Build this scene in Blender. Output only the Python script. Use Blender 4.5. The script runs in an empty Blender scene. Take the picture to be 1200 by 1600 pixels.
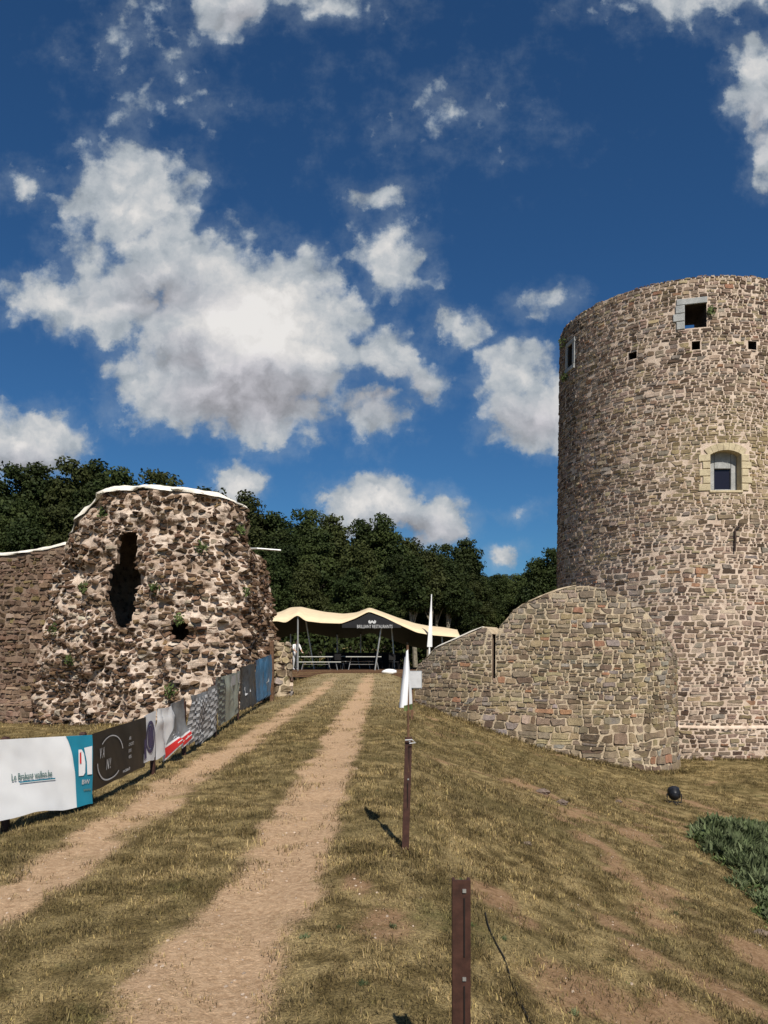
import bpy, math, random
import numpy as np
from mathutils import Vector

# ------------------------------------------------------------------ camera, sky, sun, exposure
sc = bpy.context.scene
col = sc.collection
FPX, HX, HY, EYE = 1200.0, 600.0, 1015.0, 1.6      # survey constants: focal length and horizon read off the photograph

cam_d = bpy.data.cameras.new('camera')
cam = bpy.data.objects.new('camera', cam_d); col.objects.link(cam)
cam.location = (0, 0, EYE); cam.rotation_euler = (math.radians(90), 0, 0)
cam_d.sensor_width = 36; cam_d.sensor_fit = 'AUTO'; cam_d.lens = 27.0
cam_d.shift_y = (HY - 800) / 1600.0
cam_d.clip_start = 0.05; cam_d.clip_end = 3000
sc.camera = cam

SUN_EL, SUN_AZ = 47.0, 15.0      # azimuth measured from straight behind the camera, negative = from the left
SUN_STR, SKY_STR, EXPO = 4.8, 0.056, 0.22
sun_d = bpy.data.lights.new('sun', 'SUN'); sun_d.energy = SUN_STR; sun_d.angle = math.radians(0.55); sun_d.color = (1.0, 0.945, 0.86)
sun = bpy.data.objects.new('sun', sun_d); col.objects.link(sun)
_e, _a = math.radians(SUN_EL), math.radians(SUN_AZ)
SUN_DIR = Vector((math.sin(_a) * math.cos(_e), -math.cos(_a) * math.cos(_e), math.sin(_e)))
sun.rotation_euler = SUN_DIR.to_track_quat('Z', 'Y').to_euler()
sun.location = (-10, -30, 50)

sc.view_settings.view_transform = 'Standard'; sc.view_settings.look = 'None'
sc.view_settings.exposure = EXPO; sc.view_settings.gamma = 1.0
sc.view_settings.use_curve_mapping = False
sc.render.engine = 'CYCLES'
sc.cycles.use_denoising = True
sc.cycles.max_bounces = 5; sc.cycles.diffuse_bounces = 3; sc.cycles.glossy_bounces = 2
sc.cycles.transmission_bounces = 3; sc.cycles.transparent_max_bounces = 6
sc.cycles.caustics_reflective = False; sc.cycles.caustics_refractive = False


class NT:
    """tiny helper round a node tree"""
    def __init__(self, tree):
        self.t = tree; self.N = tree.nodes; self.L = tree.links
    def put(self, sock, v):
        if isinstance(v, bpy.types.NodeSocket): self.L.new(v, sock)
        elif v is not None:
            if hasattr(sock, 'default_value'):
                dv = sock.default_value
                if hasattr(dv, '__len__') and not hasattr(v, '__len__'): v = (v,) * len(dv)
                if hasattr(dv, '__len__') and len(dv) == 4 and len(v) == 3: v = (*v, 1)
                sock.default_value = v
    def n(self, typ, ins=None, **props):
        nd = self.N.new(typ)
        for k, v in props.items(): setattr(nd, k, v)
        for k, v in (ins or {}).items(): self.put(nd.inputs[k], v)
        return nd
    def m(self, op, a, b=None, c=None, clamp=False):
        nd = self.N.new('ShaderNodeMath'); nd.operation = op; nd.use_clamp = clamp
        for i, v in enumerate((a, b, c)):
            if v is not None: self.put(nd.inputs[i], v)
        return nd.outputs[0]
    def vm(self, op, a, b=None, out=0):
        nd = self.N.new('ShaderNodeVectorMath'); nd.operation = op
        self.put(nd.inputs[0], a)
        if b is not None: self.put(nd.inputs[1], b)
        return nd.outputs[out]
    def noise(self, vec, scale, detail=4, rough=0.55, dist=0.0, dim='3D'):
        nd = self.n('ShaderNodeTexNoise', {'Scale': scale, 'Detail': detail, 'Roughness': rough, 'Distortion': dist}, noise_dimensions=dim)
        if vec is not None: self.L.new(vec, nd.inputs['Vector'])
        return nd.outputs['Fac']
    def sstep(self, x, a, b, lo=0.0, hi=1.0):
        nd = self.n('ShaderNodeMapRange', {'From Min': a, 'From Max': b, 'To Min': lo, 'To Max': hi}, interpolation_type='SMOOTHSTEP')
        self.put(nd.inputs['Value'], x); return nd.outputs[0]
    def mix(self, f, a, b, blend='MIX'):
        nd = self.N.new('ShaderNodeMix'); nd.data_type = 'RGBA'; nd.blend_type = blend
        self.put(nd.inputs[0], f); self.put(nd.inputs[6], a); self.put(nd.inputs[7], b)
        return nd.outputs[2]


def build_world():
    w = bpy.data.worlds.new('World'); sc.world = w; w.use_nodes = True
    t = NT(w.node_tree); t.N.clear()
    out = t.n('ShaderNodeOutputWorld'); bg = t.n('ShaderNodeBackground')
    t.L.new(bg.outputs[0], out.inputs[0])
    sky = t.n('ShaderNodeTexSky'); sky.sky_type = 'NISHITA'; sky.sun_disc = False
    sky.sun_elevation = math.radians(SUN_EL); sky.sun_rotation = math.radians(180 - SUN_AZ)
    sky.altitude = 120; sky.air_density = 1.0; sky.dust_density = 0.35; sky.ozone_density = 3.2
    d = t.n('ShaderNodeTexCoord').outputs['Generated']
    sep = t.n('ShaderNodeSeparateXYZ'); t.L.new(d, sep.inputs[0])
    x, y, z = sep.outputs
    ys = t.m('MAXIMUM', y, 0.12)
    u = t.m('DIVIDE', x, ys); v = t.m('DIVIDE', z, ys)
    uv = t.n('ShaderNodeCombineXYZ', {0: u, 1: v}).outputs[0]
    # wind-blown edges: the field is looked up at a warped direction
    wn = t.n('ShaderNodeTexNoise', {'Scale': 12.0, 'Detail': 8.0, 'Roughness': 0.66}); t.L.new(uv, wn.inputs['Vector'])
    wv = t.vm('MULTIPLY', t.vm('SUBTRACT', wn.outputs['Color'], (0.5, 0.5, 0.5)), (0.080, 0.070, 0))
    p = t.vm('ADD', uv, wv)
    blobs = [  # direction of each puff (given in photograph pixels), radii, weight
        (215, 320, 105, 100, .78), (190, 262, 70, 45, .62), (285, 300, 50, 55, .45), (250, 420, 150, 85, .74), (90, 470, 105, 42, .72), (180, 480, 90, 60, .8), (390, 520, 165, 125, 1.6),
        (320, 600, 150, 75, 1.0), (420, 640, 100, 60, .95), (480, 450, 60, 60, .7), (600, 562, 60, 52, .66), (662, 598, 42, 34, .42), (585, 640, 56, 45, .55),
        (605, 400, 58, 62, .70), (600, 305, 44, 22, .28), (680, 448, 28, 24, .36), (716, 520, 46, 34, .52), (862, 472, 46, 22, .36), (810, 575, 66, 52, .75), (840, 640, 82, 62, .95),
        (40, 297, 46, 32, .50), (110, 325, 34, 26, .40), (372, 10, 66, 52, .72), (480, 0, 110, 34, .30), (245, 50, 60, 60, .14), (215, 168, 36, 26, .16), (300, 150, 28, 30, .16),
        (690, 180, 70, 34, .12), (1080, 2, 150, 34, .42), (1182, 140, 46, 80, .72), (1200, 245, 28, 55, .66), (30, 690, 100, 58, 1.0), (372, 752, 44, 36, .95),
        (590, 785, 80, 44, 1.05), (680, 810, 62, 42, .85), (560, 800, 60, 46, .9), (790, 866, 34, 22, .55), (810, 800, 26, 12, .34)]
    f = None
    for (cx, cy, rx, ry, w_) in blobs:
        c = ((cx - HX) / FPX, (HY - cy) / FPX, 0); k = 1.22
        q = t.vm('MULTIPLY', t.vm('SUBTRACT', p, c), (FPX / rx / k, FPX / ry / k, 0))
        r = t.vm('LENGTH', q, out=1)
        g = t.m('MULTIPLY_ADD', r, -w_, w_)
        f = g if f is None else t.m('SMOOTH_MAX', f, g, 0.07)
    # beyond the frame the same broken cumulus goes on
    zc = t.m('MAXIMUM', z, 0.06)
    pl = t.n('ShaderNodeCombineXYZ', {0: t.m('DIVIDE', x, zc), 1: t.m('DIVIDE', y, zc)}).outputs[0]
    far = t.m('MULTIPLY_ADD', t.noise(pl, 0.9, 2, 0.5), 4.0, -2.25)
    edge = t.m('MAXIMUM', t.m('ABSOLUTE', u), t.m('ABSOLUTE', t.m('SUBTRACT', v, 0.3)))
    outf = t.sstep(edge, 0.56, 0.72)
    f = t.m('ADD', t.m('MULTIPLY', f, t.m('SUBTRACT', 1.0, outf)), t.m('MULTIPLY', far, outf))
    fb = t.noise(uv, 16.0, 10, 0.64)
    puff = t.n('ShaderNodeTexVoronoi', {'Scale': 34.0}, feature='SMOOTH_F1', voronoi_dimensions='2D'); t.L.new(p, puff.inputs['Vector'])
    pf = t.m('MULTIPLY_ADD', puff.outputs['Distance'], -0.45, 0.17)
    dens = t.m('ADD', t.m('ADD', f, pf), t.m('MULTIPLY_ADD', fb, 1.05, -0.60))
    alpha = t.sstep(dens, -0.06, 0.34)
    wisp = t.m('MULTIPLY', t.sstep(t.m('ADD', f, t.m('MULTIPLY_ADD', fb, 1.5, -0.75)), -0.25, 0.5), 0.28)
    alpha = t.m('MAXIMUM', alpha, wisp)
    # light and shade inside the cloud: tops lit, thick undersides grey
    n1 = t.noise(p, 15.0, 5, 0.55); n2 = t.noise(t.vm('ADD', p, (-0.008, 0.016, 0)), 15.0, 5, 0.55)
    emb = t.m('MULTIPLY', t.m('SUBTRACT', n1, n2), 0.8)
    low = None
    for (cx, cy, rx, ry, w_) in ((385, 612, 150, 62, 1.0), (300, 560, 90, 40, .6), (250, 465, 120, 50, .6), (600, 620, 80, 45, .6), (830, 655, 70, 45, .6), (40, 720, 80, 34, .6), (640, 830, 110, 36, .6), (380, 30, 60, 30, .5), (1185, 200, 40, 60, .4)):
        q = t.vm('MULTIPLY', t.vm('SUBTRACT', p, ((cx - HX) / FPX, (HY - cy) / FPX, 0)), (FPX / rx / 1.3, FPX / ry / 1.3, 0))
        g = t.m('MULTIPLY_ADD', t.vm('LENGTH', q, out=1), -w_, w_); low = g if low is None else t.m('MAXIMUM', low, g)
    under = t.sstep(t.m('ADD', low, t.m('MULTIPLY_ADD', fb, 0.5, -0.25)), 0.0, 0.75)
    lum = t.m('ADD', t.m('SUBTRACT', t.m('ADD', 0.62, t.m('MULTIPLY', t.sstep(dens, 0.1, 1.3), 0.40)), t.m('MULTIPLY', under, 0.26)), t.m('ADD', emb, t.m('MULTIPLY_ADD', fb, 0.16, -0.08)))
    lum = t.m('MINIMUM', t.m('MAXIMUM', lum, 0.20), 1.0)
    ccol = t.mix(t.sstep(lum, 0.50, 0.95), (0.80, 0.90, 1.0), (1.0, 0.975, 0.95))
    ccol = t.mix(t.m('MULTIPLY', under, 0.8), ccol, (0.90, 0.87, 0.94))
    ccol = t.mix(t.sstep(alpha, 0.2, 1.0), (0.74, 0.88, 1.0), ccol)
    cl = t.vm('MULTIPLY', ccol, t.n('ShaderNodeCombineXYZ', {0: lum, 1: lum, 2: lum}).outputs[0])
    cl = t.vm('MULTIPLY', cl, (0.70 / SKY_STR,) * 3)
    skc = t.vm('MULTIPLY', sky.outputs[0], (0.36, 0.72, 1.02))
    # thin moisture near the ground lifts the blue towards the tree line
    final = t.mix(alpha, skc, cl)
    t.L.new(final, bg.inputs[0]); bg.inputs[1].default_value = SKY_STR
    w.cycles.sampling_method = 'MANUAL'; w.cycles.sample_map_resolution = 512
build_world()


# ------------------------------------------------------------------ helpers
rng = np.random.default_rng(7)
random.seed(7)

def PX(x, y, Y):
    """world point seen at photograph pixel (x, y) when it stands Y metres ahead"""
    return ((x - HX) / FPX * Y, Y, EYE + (HY - y) / FPX * Y)

def link(o, parent=None):
    col.objects.link(o)
    if parent is not None:
        o.parent = parent; w = Vector((0, 0, 0)); q = parent
        while q is not None: w += q.location; q = q.parent
        o.location = Vector(o.location) - w
    return o

def tag(o, label=None, cat=None, group=None, kind=None):
    if label: o['label'] = label
    if cat: o['category'] = cat
    if group: o['group'] = group
    if kind: o['kind'] = kind
    return o

def root(name, loc, label, cat, group=None):
    o = bpy.data.objects.new(name, None); o.location = loc; o.empty_display_size = 0.2
    col.objects.link(o); return tag(o, label, cat, group)

def mesh_obj(name, V, F, mat, parent=None, cols=None, smooth=False, origin=None, extra=None):
    me = bpy.data.meshes.new(name)
    V = np.asarray(V, dtype=float).reshape(-1, 3)
    if origin is None: origin = V.mean(axis=0) if len(V) else np.zeros(3)
    origin = np.asarray(origin, float)
    me.from_pydata((V - origin).tolist(), [], F)
    if cols is not None:
        a = me.attributes.new('Col', 'FLOAT_COLOR', 'POINT')
        c = np.ones((len(V), 4), dtype=np.float32); c[:, :3] = cols
        a.data.foreach_set('color', c.ravel())
    if smooth: me.polygons.foreach_set('use_smooth', [True] * len(me.polygons))
    me.materials.append(mat)
    if extra: 
        for mm in extra: me.materials.append(mm)
    me.update()
    o = bpy.data.objects.new(name, me); o.location = origin
    return link(o, parent)

class MB:
    """collects simple shapes into one mesh"""
    def __init__(self): self.V = []; self.F = []
    def add(self, V, F):
        b = len(self.V); self.V += [tuple(v) for v in V]; self.F += [[i + b for i in f] for f in F]; return self
    def box(self, c, s, rz=0.0, taper=1.0, rx=0.0):
        cx, cy, cz = c; hx, hy, hz = s[0] / 2, s[1] / 2, s[2] / 2
        V = []
        for dz in (-1, 1):
            k = 1 if dz < 0 else taper
            for dx, dy in ((-1, -1), (1, -1), (1, 1), (-1, 1)):
                a, b, e = dx * hx * k, dy * hy * k, dz * hz
                b, e = b * math.cos(rx) - e * math.sin(rx), b * math.sin(rx) + e * math.cos(rx)
                a, b = a * math.cos(rz) - b * math.sin(rz), a * math.sin(rz) + b * math.cos(rz)
                V.append((cx + a, cy + b, cz + e))
        return self.add(V, [(0, 3, 2, 1), (4, 5, 6, 7), (0, 1, 5, 4), (1, 2, 6, 5), (2, 3, 7, 6), (3, 0, 4, 7)])
    def tube(self, pts, rad, n=6, cap=True):
        pts = [Vector(p) for p in pts]
        if not hasattr(rad, '__len__'): rad = [rad] * len(pts)
        V = []; F = []
        for i, p in enumerate(pts):
            d = (pts[min(i + 1, len(pts) - 1)] - pts[max(i - 1, 0)]).normalized()
            a = d.cross(Vector((0.31, 0.95, 0.07))).normalized(); b = d.cross(a).normalized()
            for k in range(n):
                th = 2 * math.pi * k / n
                V.append(p + (a * math.cos(th) + b * math.sin(th)) * rad[i])
        for i in range(len(pts) - 1):
            for k in range(n):
                F.append((i * n + k, i * n + (k + 1) % n, (i + 1) * n + (k + 1) % n, (i + 1) * n + k))
        if cap:
            F.append(tuple(range(n))[::-1]); F.append(tuple((len(pts) - 1) * n + k for k in range(n)))
        return self.add(V, F)
    def build(self, name, mat, parent=None, smooth=False, origin=None):
        return mesh_obj(name, self.V, self.F, mat, parent, smooth=smooth, origin=origin)

# --- value noise in numpy
def _h(ix, iy, s):
    n = (ix.astype(np.int64) * 374761393 + iy.astype(np.int64) * 668265263 + s * 1442695041) & 0xffffffff
    n = ((n ^ (n >> 13)) * 1274126177) & 0xffffffff
    n = n ^ (n >> 16)
    return (n & 0xffff) / 65535.0
def vn(x, y, s=0):
    x = np.asarray(x, float); y = np.asarray(y, float)
    ix = np.floor(x); iy = np.floor(y); fx = x - ix; fy = y - iy
    fx = fx * fx * (3 - 2 * fx); fy = fy * fy * (3 - 2 * fy)
    a = _h(ix, iy, s); b = _h(ix + 1, iy, s); c = _h(ix, iy + 1, s); d = _h(ix + 1, iy + 1, s)
    return (a * (1 - fx) + b * fx) * (1 - fy) + (c * (1 - fx) + d * fx) * fy
def fbm(x, y, s=0, o=4):
    r = 0; a = 0.5; t = 0
    for k in range(o):
        r = r + a * vn(x * 2 ** k, y * 2 ** k, s + k * 17); t += a; a *= 0.5
    return r / t
def ss(x, a, b):
    t = np.clip((np.asarray(x, float) - a) / (b - a), 0, 1); return t * t * (3 - 2 * t)


# ------------------------------------------------------------------ materials
def new_mat(name):
    m = bpy.data.materials.new(name); m.use_nodes = True
    t = NT(m.node_tree); t.N.clear()
    out = t.n('ShaderNodeOutputMaterial'); b = t.n('ShaderNodeBsdfPrincipled')
    t.L.new(b.outputs[0], out.inputs[0])
    b.inputs['Specular IOR Level'].default_value = 0.3
    return m, t, b, out

def wpos(t): return t.n('ShaderNodeNewGeometry').outputs['Position']

def bump(t, b, h, strength=0.5, dist=0.02):
    bn = t.n('ShaderNodeBump', {'Strength': strength, 'Distance': dist}); t.L.new(h, bn.inputs['Height'])
    t.L.new(bn.outputs[0], b.inputs['Normal'])

def plain(name, c, rough=0.7, var=0.25, scale=14.0, bmp=0.15, metal=0.0, spec=0.3):
    m, t, b, _ = new_mat(name)
    p = wpos(t)
    nz = t.noise(p, scale, 5, 0.6)
    k = t.sstep(nz, 0.25, 0.75, 1 - var, 1 + var)
    kk = t.n('ShaderNodeCombineXYZ', {0: k, 1: k, 2: k}).outputs[0]
    t.L.new(t.vm('MULTIPLY', kk, c), b.inputs['Base Color'])
    b.inputs['Roughness'].default_value = rough; b.inputs['Metallic'].default_value = metal
    b.inputs['Specular IOR Level'].default_value = spec
    if bmp: bump(t, b, nz, bmp, 0.01)
    return m

def stone_mat(name, lichen=(0.34, 0.29, 0.13), lich_amt=0.3, grey=(0.30, 0.28, 0.25), grey_amt=0.35):
    m, t, b, _ = new_mat(name)
    p = wpos(t)
    base = t.n('ShaderNodeAttribute', attribute_name='Col').outputs['Color']
    fine = t.noise(p, 38.0, 6, 0.68)
    mid = t.noise(p, 9.0, 4, 0.6)
    k = t.m('ADD', t.sstep(fine, 0.25, 0.75, 0.62, 1.28), t.sstep(mid, 0.3, 0.7, -0.14, 0.14))
    kk = t.n('ShaderNodeCombineXYZ', {0: k, 1: k, 2: k}).outputs[0]
    c = t.vm('MULTIPLY', base, kk)
    pat = t.sstep(t.noise(p, 1.1, 5, 0.62), 0.52, 0.70)
    c = t.mix(t.m('MULTIPLY', pat, lich_amt), c, lichen)
    sp = t.sstep(t.noise(p, 6.5, 5, 0.7), 0.58, 0.68)
    c = t.mix(t.m('MULTIPLY', sp, grey_amt), c, grey)
    stn = t.sstep(t.noise(t.vm('MULTIPLY', p, (1.5, 1.5, 0.22)), 1.0, 5, 0.6), 0.40, 0.66, 1.10, 0.70)   # rain streaks
    c = t.vm('MULTIPLY', c, t.n('ShaderNodeCombineXYZ', {0: stn, 1: stn, 2: stn}).outputs[0])
    t.L.new(c, b.inputs['Base Color']); b.inputs['Roughness'].default_value = 0.92
    b.inputs['Specular IOR Level'].default_value = 0.15
    bump(t, b, t.m('ADD', fine, t.m('MULTIPLY', mid, 0.8)), 0.75, 0.025)
    return m

def mortar_mat(name, c1, c2, dirt=(0.2, 0.15, 0.11), dirt_amt=0.5, scale=2.0, bs=0.7):
    m, t, b, _ = new_mat(name)
    p = wpos(t)
    a = t.noise(p, scale, 5, 0.6); f = t.noise(p, 30.0, 6, 0.7)
    c = t.mix(t.sstep(a, 0.35, 0.65), c1, c2)
    c = t.mix(t.m('MULTIPLY', t.sstep(t.noise(p, 4.5, 6, 0.68), 0.50, 0.68), dirt_amt), c, dirt)
    k = t.sstep(f, 0.25, 0.75, 0.72, 1.18)
    c = t.vm('MULTIPLY', c, t.n('ShaderNodeCombineXYZ', {0: k, 1: k, 2: k}).outputs[0])
    t.L.new(c, b.inputs['Base Color']); b.inputs['Roughness'].default_value = 0.95
    b.inputs['Specular IOR Level'].default_value = 0.1
    bump(t, b, f, bs, 0.03)
    return m

RUT_R, RUT_L = -0.76, -2.42
def ground_colour(t, p, blades=False):
    sep = t.n('ShaderNodeSeparateXYZ'); t.L.new(p, sep.inputs[0]); X, Y, Z = sep.outputs
    n1 = t.noise(p, 0.55, 5, 0.6); n2 = t.noise(p, 3.2, 5, 0.65); n3 = t.noise(p, 22.0, 5, 0.7)
    straw = t.mix(t.sstep(n2, 0.38, 0.64), (0.128, 0.093, 0.037), (0.350, 0.262, 0.122))
    straw = t.mix(t.m('MULTIPLY', t.sstep(n1, 0.42, 0.66), 0.6), straw, (0.128, 0.100, 0.040))
    g = t.m('MULTIPLY', t.sstep(t.noise(t.vm('ADD', p, (7.3, 2.1, 0)), 0.95, 5, 0.7), 0.60, 0.72), 0.38)
    straw = t.mix(g, straw, (0.095, 0.112, 0.038))
    wob = t.m('MULTIPLY_ADD', t.noise(p, 1.4, 4, 0.6), 0.5, -0.25)
    def rut(cx, w0, w1):
        d = t.m('ABSOLUTE', t.m('ADD', t.m('SUBTRACT', X, cx), t.m('MULTIPLY', wob, 0.55)))
        return t.sstep(d, w0, w1, 1.0, 0.0)
    near = t.sstep(Y, 40.0, 30.0, 0.0, 1.0)
    r1 = rut(RUT_R, 0.16, 0.46); r2 = t.m('MULTIPLY', rut(RUT_L, 0.12, 0.46), 0.85)
    rt = t.m('MULTIPLY', t.m('MAXIMUM', r1, r2), t.sstep(Y, 44.0, 24.0, 0.15, 1.0))
    rt = t.m('MULTIPLY', rt, t.sstep(n2, 0.25, 0.55, 0.45, 1.0), clamp=True)
    # scuffed bare spots on the bank
    bare = t.m('MULTIPLY', t.sstep(t.noise(t.vm('ADD', p, (3.1, 9.7, 0)), 0.75, 6, 0.72), 0.555, 0.68), 0.8)
    onbank = t.sstep(X, 0.3, 1.4)
    bare = t.m('MULTIPLY', bare, onbank)
    crest = t.m('MULTIPLY', t.sstep(Y, 15.0, 30.0), t.m('MULTIPLY', t.sstep(X, -4.2, -3.2), t.sstep(X, 1.2, 0.2)))
    soil = t.mix(t.sstep(n3, 0.3, 0.7), (0.41, 0.262, 0.150), (0.62, 0.425, 0.262))
    bsoil = t.mix(t.sstep(n3, 0.3, 0.7), (0.25, 0.140, 0.075), (0.42, 0.260, 0.155))
    pale = (0.36, 0.285, 0.165)
    k = t.m('MULTIPLY', crest, 0.62)
    return straw, rt, bare, k, soil, bsoil, pale, n3

def make_ground_mat():
    m, t, b, _ = new_mat('dry_grass_ground')
    p = wpos(t)
    straw, rt, bare, k, soil, bsoil, pale, n3 = ground_colour(t, p)
    fib = t.noise(t.vm('MULTIPLY', p, (60, 60, 60)), 1.0, 5, 0.75, 0.6)
    kk = t.sstep(fib, 0.32, 0.68, 0.42, 1.45)
    c = t.vm('MULTIPLY', straw, t.n('ShaderNodeCombineXYZ', {0: kk, 1: kk, 2: kk}).outputs[0])
    msk = t.n('ShaderNodeSeparateColor'); t.L.new(t.n('ShaderNodeAttribute', attribute_name='Col').outputs['Color'], msk.inputs[0])
    grit = t.sstep(t.noise(p, 85.0, 4, 0.7), 0.35, 0.65, -0.22, 0.22)
    rt = t.sstep(t.m('ADD', msk.outputs[0], grit), 0.15, 0.70); bare = t.m('MULTIPLY', t.sstep(t.m('ADD', msk.outputs[1], grit), 0.12, 0.75), 0.72)
    peb = t.sstep(t.n('ShaderNodeTexVoronoi', {'Vector': p, 'Scale': 42.0}).outputs['Distance'], 0.12, 0.34, 1.25, 0.92)
    soil = t.vm('MULTIPLY', soil, t.n('ShaderNodeCombineXYZ', {0: peb, 1: peb, 2: peb}).outputs[0])
    c = t.mix(k, c, pale); c = t.mix(bare, c, bsoil); c = t.mix(rt, c, soil)
    t.L.new(c, b.inputs['Base Color']); b.inputs['Roughness'].default_value = 0.95
    b.inputs['Specular IOR Level'].default_value = 0.1
    bump(t, b, t.m('ADD', fib, t.m('MULTIPLY', n3, 1.2)), 0.7, 0.03)
    return m

def make_blade_mat():
    m, t, b, out = new_mat('dry_grass_blade')
    p = wpos(t)
    straw, rt, bare, k, soil, bsoil, pale, n3 = ground_colour(t, p)
    rnd = t.n('ShaderNodeObjectInfo').outputs['Random']
    c = t.mix(t.m('MULTIPLY', k, 0.8), straw, pale)
    c = t.mix(t.m('MULTIPLY', rt, 0.55), c, (0.36, 0.27, 0.15))
    a = t.n('ShaderNodeAttribute', attribute_name='Col').outputs['Color']
    c = t.vm('MULTIPLY', c, a)
    kk = t.sstep(rnd, 0.0, 1.0, 0.80, 1.25)
    c = t.vm('MULTIPLY', c, t.n('ShaderNodeCombineXYZ', {0: kk, 1: kk, 2: kk}).outputs[0])
    t.L.new(c, b.inputs['Base Color']); b.inputs['Roughness'].default_value = 0.8
    tr = t.n('ShaderNodeBsdfTranslucent'); t.L.new(c, tr.inputs[0])
    mx = t.n('ShaderNodeMixShader', {0: 0.25}); t.L.new(b.outputs[0], mx.inputs[1]); t.L.new(tr.outputs[0], mx.inputs[2])
    t.L.new(mx.outputs[0], out.inputs[0])
    return m

def leaf_mat(name, c1, c2, trans=0.25, scale=0.35):
    m, t, b, out = new_mat(name)
    p = wpos(t)
    rnd = t.n('ShaderNodeObjectInfo').outputs['Random']
    c = t.mix(t.sstep(t.noise(p, scale, 4, 0.6), 0.35, 0.65), c1, c2)
    k = t.m('MULTIPLY', t.sstep(t.noise(p, 4.0, 3, 0.7), 0.3, 0.7, 0.6, 1.4), t.sstep(rnd, 0, 1, 0.75, 1.25))
    c = t.vm('MULTIPLY', c, t.n('ShaderNodeCombineXYZ', {0: k, 1: k, 2: k}).outputs[0])
    t.L.new(c, b.inputs['Base Color']); b.inputs['Roughness'].default_value = 0.65
    b.inputs['Specular IOR Level'].default_value = 0.12
    tr = t.n('ShaderNodeBsdfTranslucent'); t.L.new(c, tr.inputs[0])
    mx = t.n('ShaderNodeMixShader', {0: trans}); t.L.new(b.outputs[0], mx.inputs[1]); t.L.new(tr.outputs[0], mx.inputs[2])
    t.L.new(mx.outputs[0], out.inputs[0])
    return m

M = {}
M['ground'] = make_ground_mat()
M['blade'] = make_blade_mat()
M['stone_tower'] = stone_mat('tower_stone', (0.33, 0.27, 0.13), 0.28, (0.33, 0.29, 0.25), 0.25)
M['mortar_tower'] = mortar_mat('tower_mortar', (0.66, 0.53, 0.42), (0.54, 0.42, 0.325), (0.28, 0.20, 0.145), 0.5)
M['stone_low'] = stone_mat('low_wall_stone', (0.35, 0.29, 0.13), 0.35, (0.30, 0.27, 0.23), 0.3)
M['mortar_low'] = mortar_mat('low_wall_mortar', (0.56, 0.455, 0.32), (0.45, 0.355, 0.245), (0.24, 0.18, 0.12), 0.45)
M['stone_ruin'] = stone_mat('ruin_stone', (0.25, 0.19, 0.12), 0.2, (0.42, 0.35, 0.29), 0.45)
M['mortar_ruin'] = mortar_mat('ruin_mortar', (0.70, 0.57, 0.46), (0.42, 0.31, 0.23), (0.15, 0.092, 0.058), 0.9, 1.1, 1.0)
M['stone_curtain'] = stone_mat('curtain_wall_stone', (0.25, 0.17, 0.11), 0.3, (0.28, 0.22, 0.18), 0.3)
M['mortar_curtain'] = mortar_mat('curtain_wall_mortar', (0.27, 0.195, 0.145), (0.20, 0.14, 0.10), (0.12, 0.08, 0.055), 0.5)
M['cap'] = mortar_mat('white_lime_capping', (0.83, 0.78, 0.69), (0.76, 0.70, 0.60), (0.50, 0.43, 0.35), 0.35, 3.0, 0.4)
M['limestone'] = mortar_mat('dressed_limestone', (0.56, 0.47, 0.31), (0.47, 0.39, 0.255), (0.34, 0.275, 0.18), 0.5, 2.5, 0.4)
M['greystone'] = mortar_mat('grey_dressed_stone', (0.40, 0.40, 0.385), (0.31, 0.315, 0.305), (0.27, 0.27, 0.26), 0.3, 3.0, 0.35)
M['iron'] = plain('rusty_iron', (0.055, 0.036, 0.028), 0.8, 0.4, 30, 0.3)
M['post'] = plain('brown_painted_steel', (0.050, 0.021, 0.014), 0.65, 0.35, 24, 0.15)
M['recess_shade'] = plain('shade_dark_stone', (0.045, 0.036, 0.030), 0.95, 0.4, 5, 0.4)  # near-black: shade inside the tower openings put into the lining's colour
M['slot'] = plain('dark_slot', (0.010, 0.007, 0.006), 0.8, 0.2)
M['timber'] = plain('weathered_timber', (0.115, 0.062, 0.034), 0.85, 0.4, 18, 0.4)
M['leaf'] = leaf_mat('woodland_leaf', (0.025, 0.037, 0.011), (0.042, 0.054, 0.016))
M['leaf2'] = leaf_mat('woodland_leaf_light', (0.055, 0.074, 0.022), (0.078, 0.094, 0.030))
M['leaf3'] = leaf_mat('woodland_leaf_olive', (0.036, 0.043, 0.013), (0.052, 0.060, 0.019))
M['palebark'] = plain('pale_bark', (0.20, 0.175, 0.13), 0.9, 0.4, 6, 0.4)
M['weed'] = leaf_mat('weed_leaf', (0.064, 0.096, 0.028), (0.128, 0.158, 0.058), 0.25, 2.0)
M['weed2'] = leaf_mat('weed_leaf_pale', (0.085, 0.108, 0.046), (0.145, 0.168, 0.085), 0.25, 2.5)
M['pebble'] = plain('pebble_stone', (0.42, 0.33, 0.25), 0.9, 0.5, 9, 0.2)
M['bark'] = plain('bark', (0.085, 0.070, 0.052), 0.9, 0.45, 6, 0.5)
M['tent'] = plain('beige_tent_fabric', (0.68, 0.54, 0.35), 0.8, 0.07, 3, 0.05)
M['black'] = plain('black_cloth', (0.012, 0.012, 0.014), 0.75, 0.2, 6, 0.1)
M['dark'] = plain('dark_furniture', (0.016, 0.015, 0.015), 0.6, 0.3, 9, 0.1)
M['alu'] = plain('aluminium_pole', (0.50, 0.50, 0.48), 0.4, 0.15, 8, 0.0, 0.7)
M['tabletop'] = plain('pale_tabletop', (0.55, 0.55, 0.50), 0.5, 0.1, 5, 0.0)
M['white'] = plain('white_vinyl', (0.78, 0.78, 0.78), 0.42, 0.04, 3, 0.0)
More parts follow.
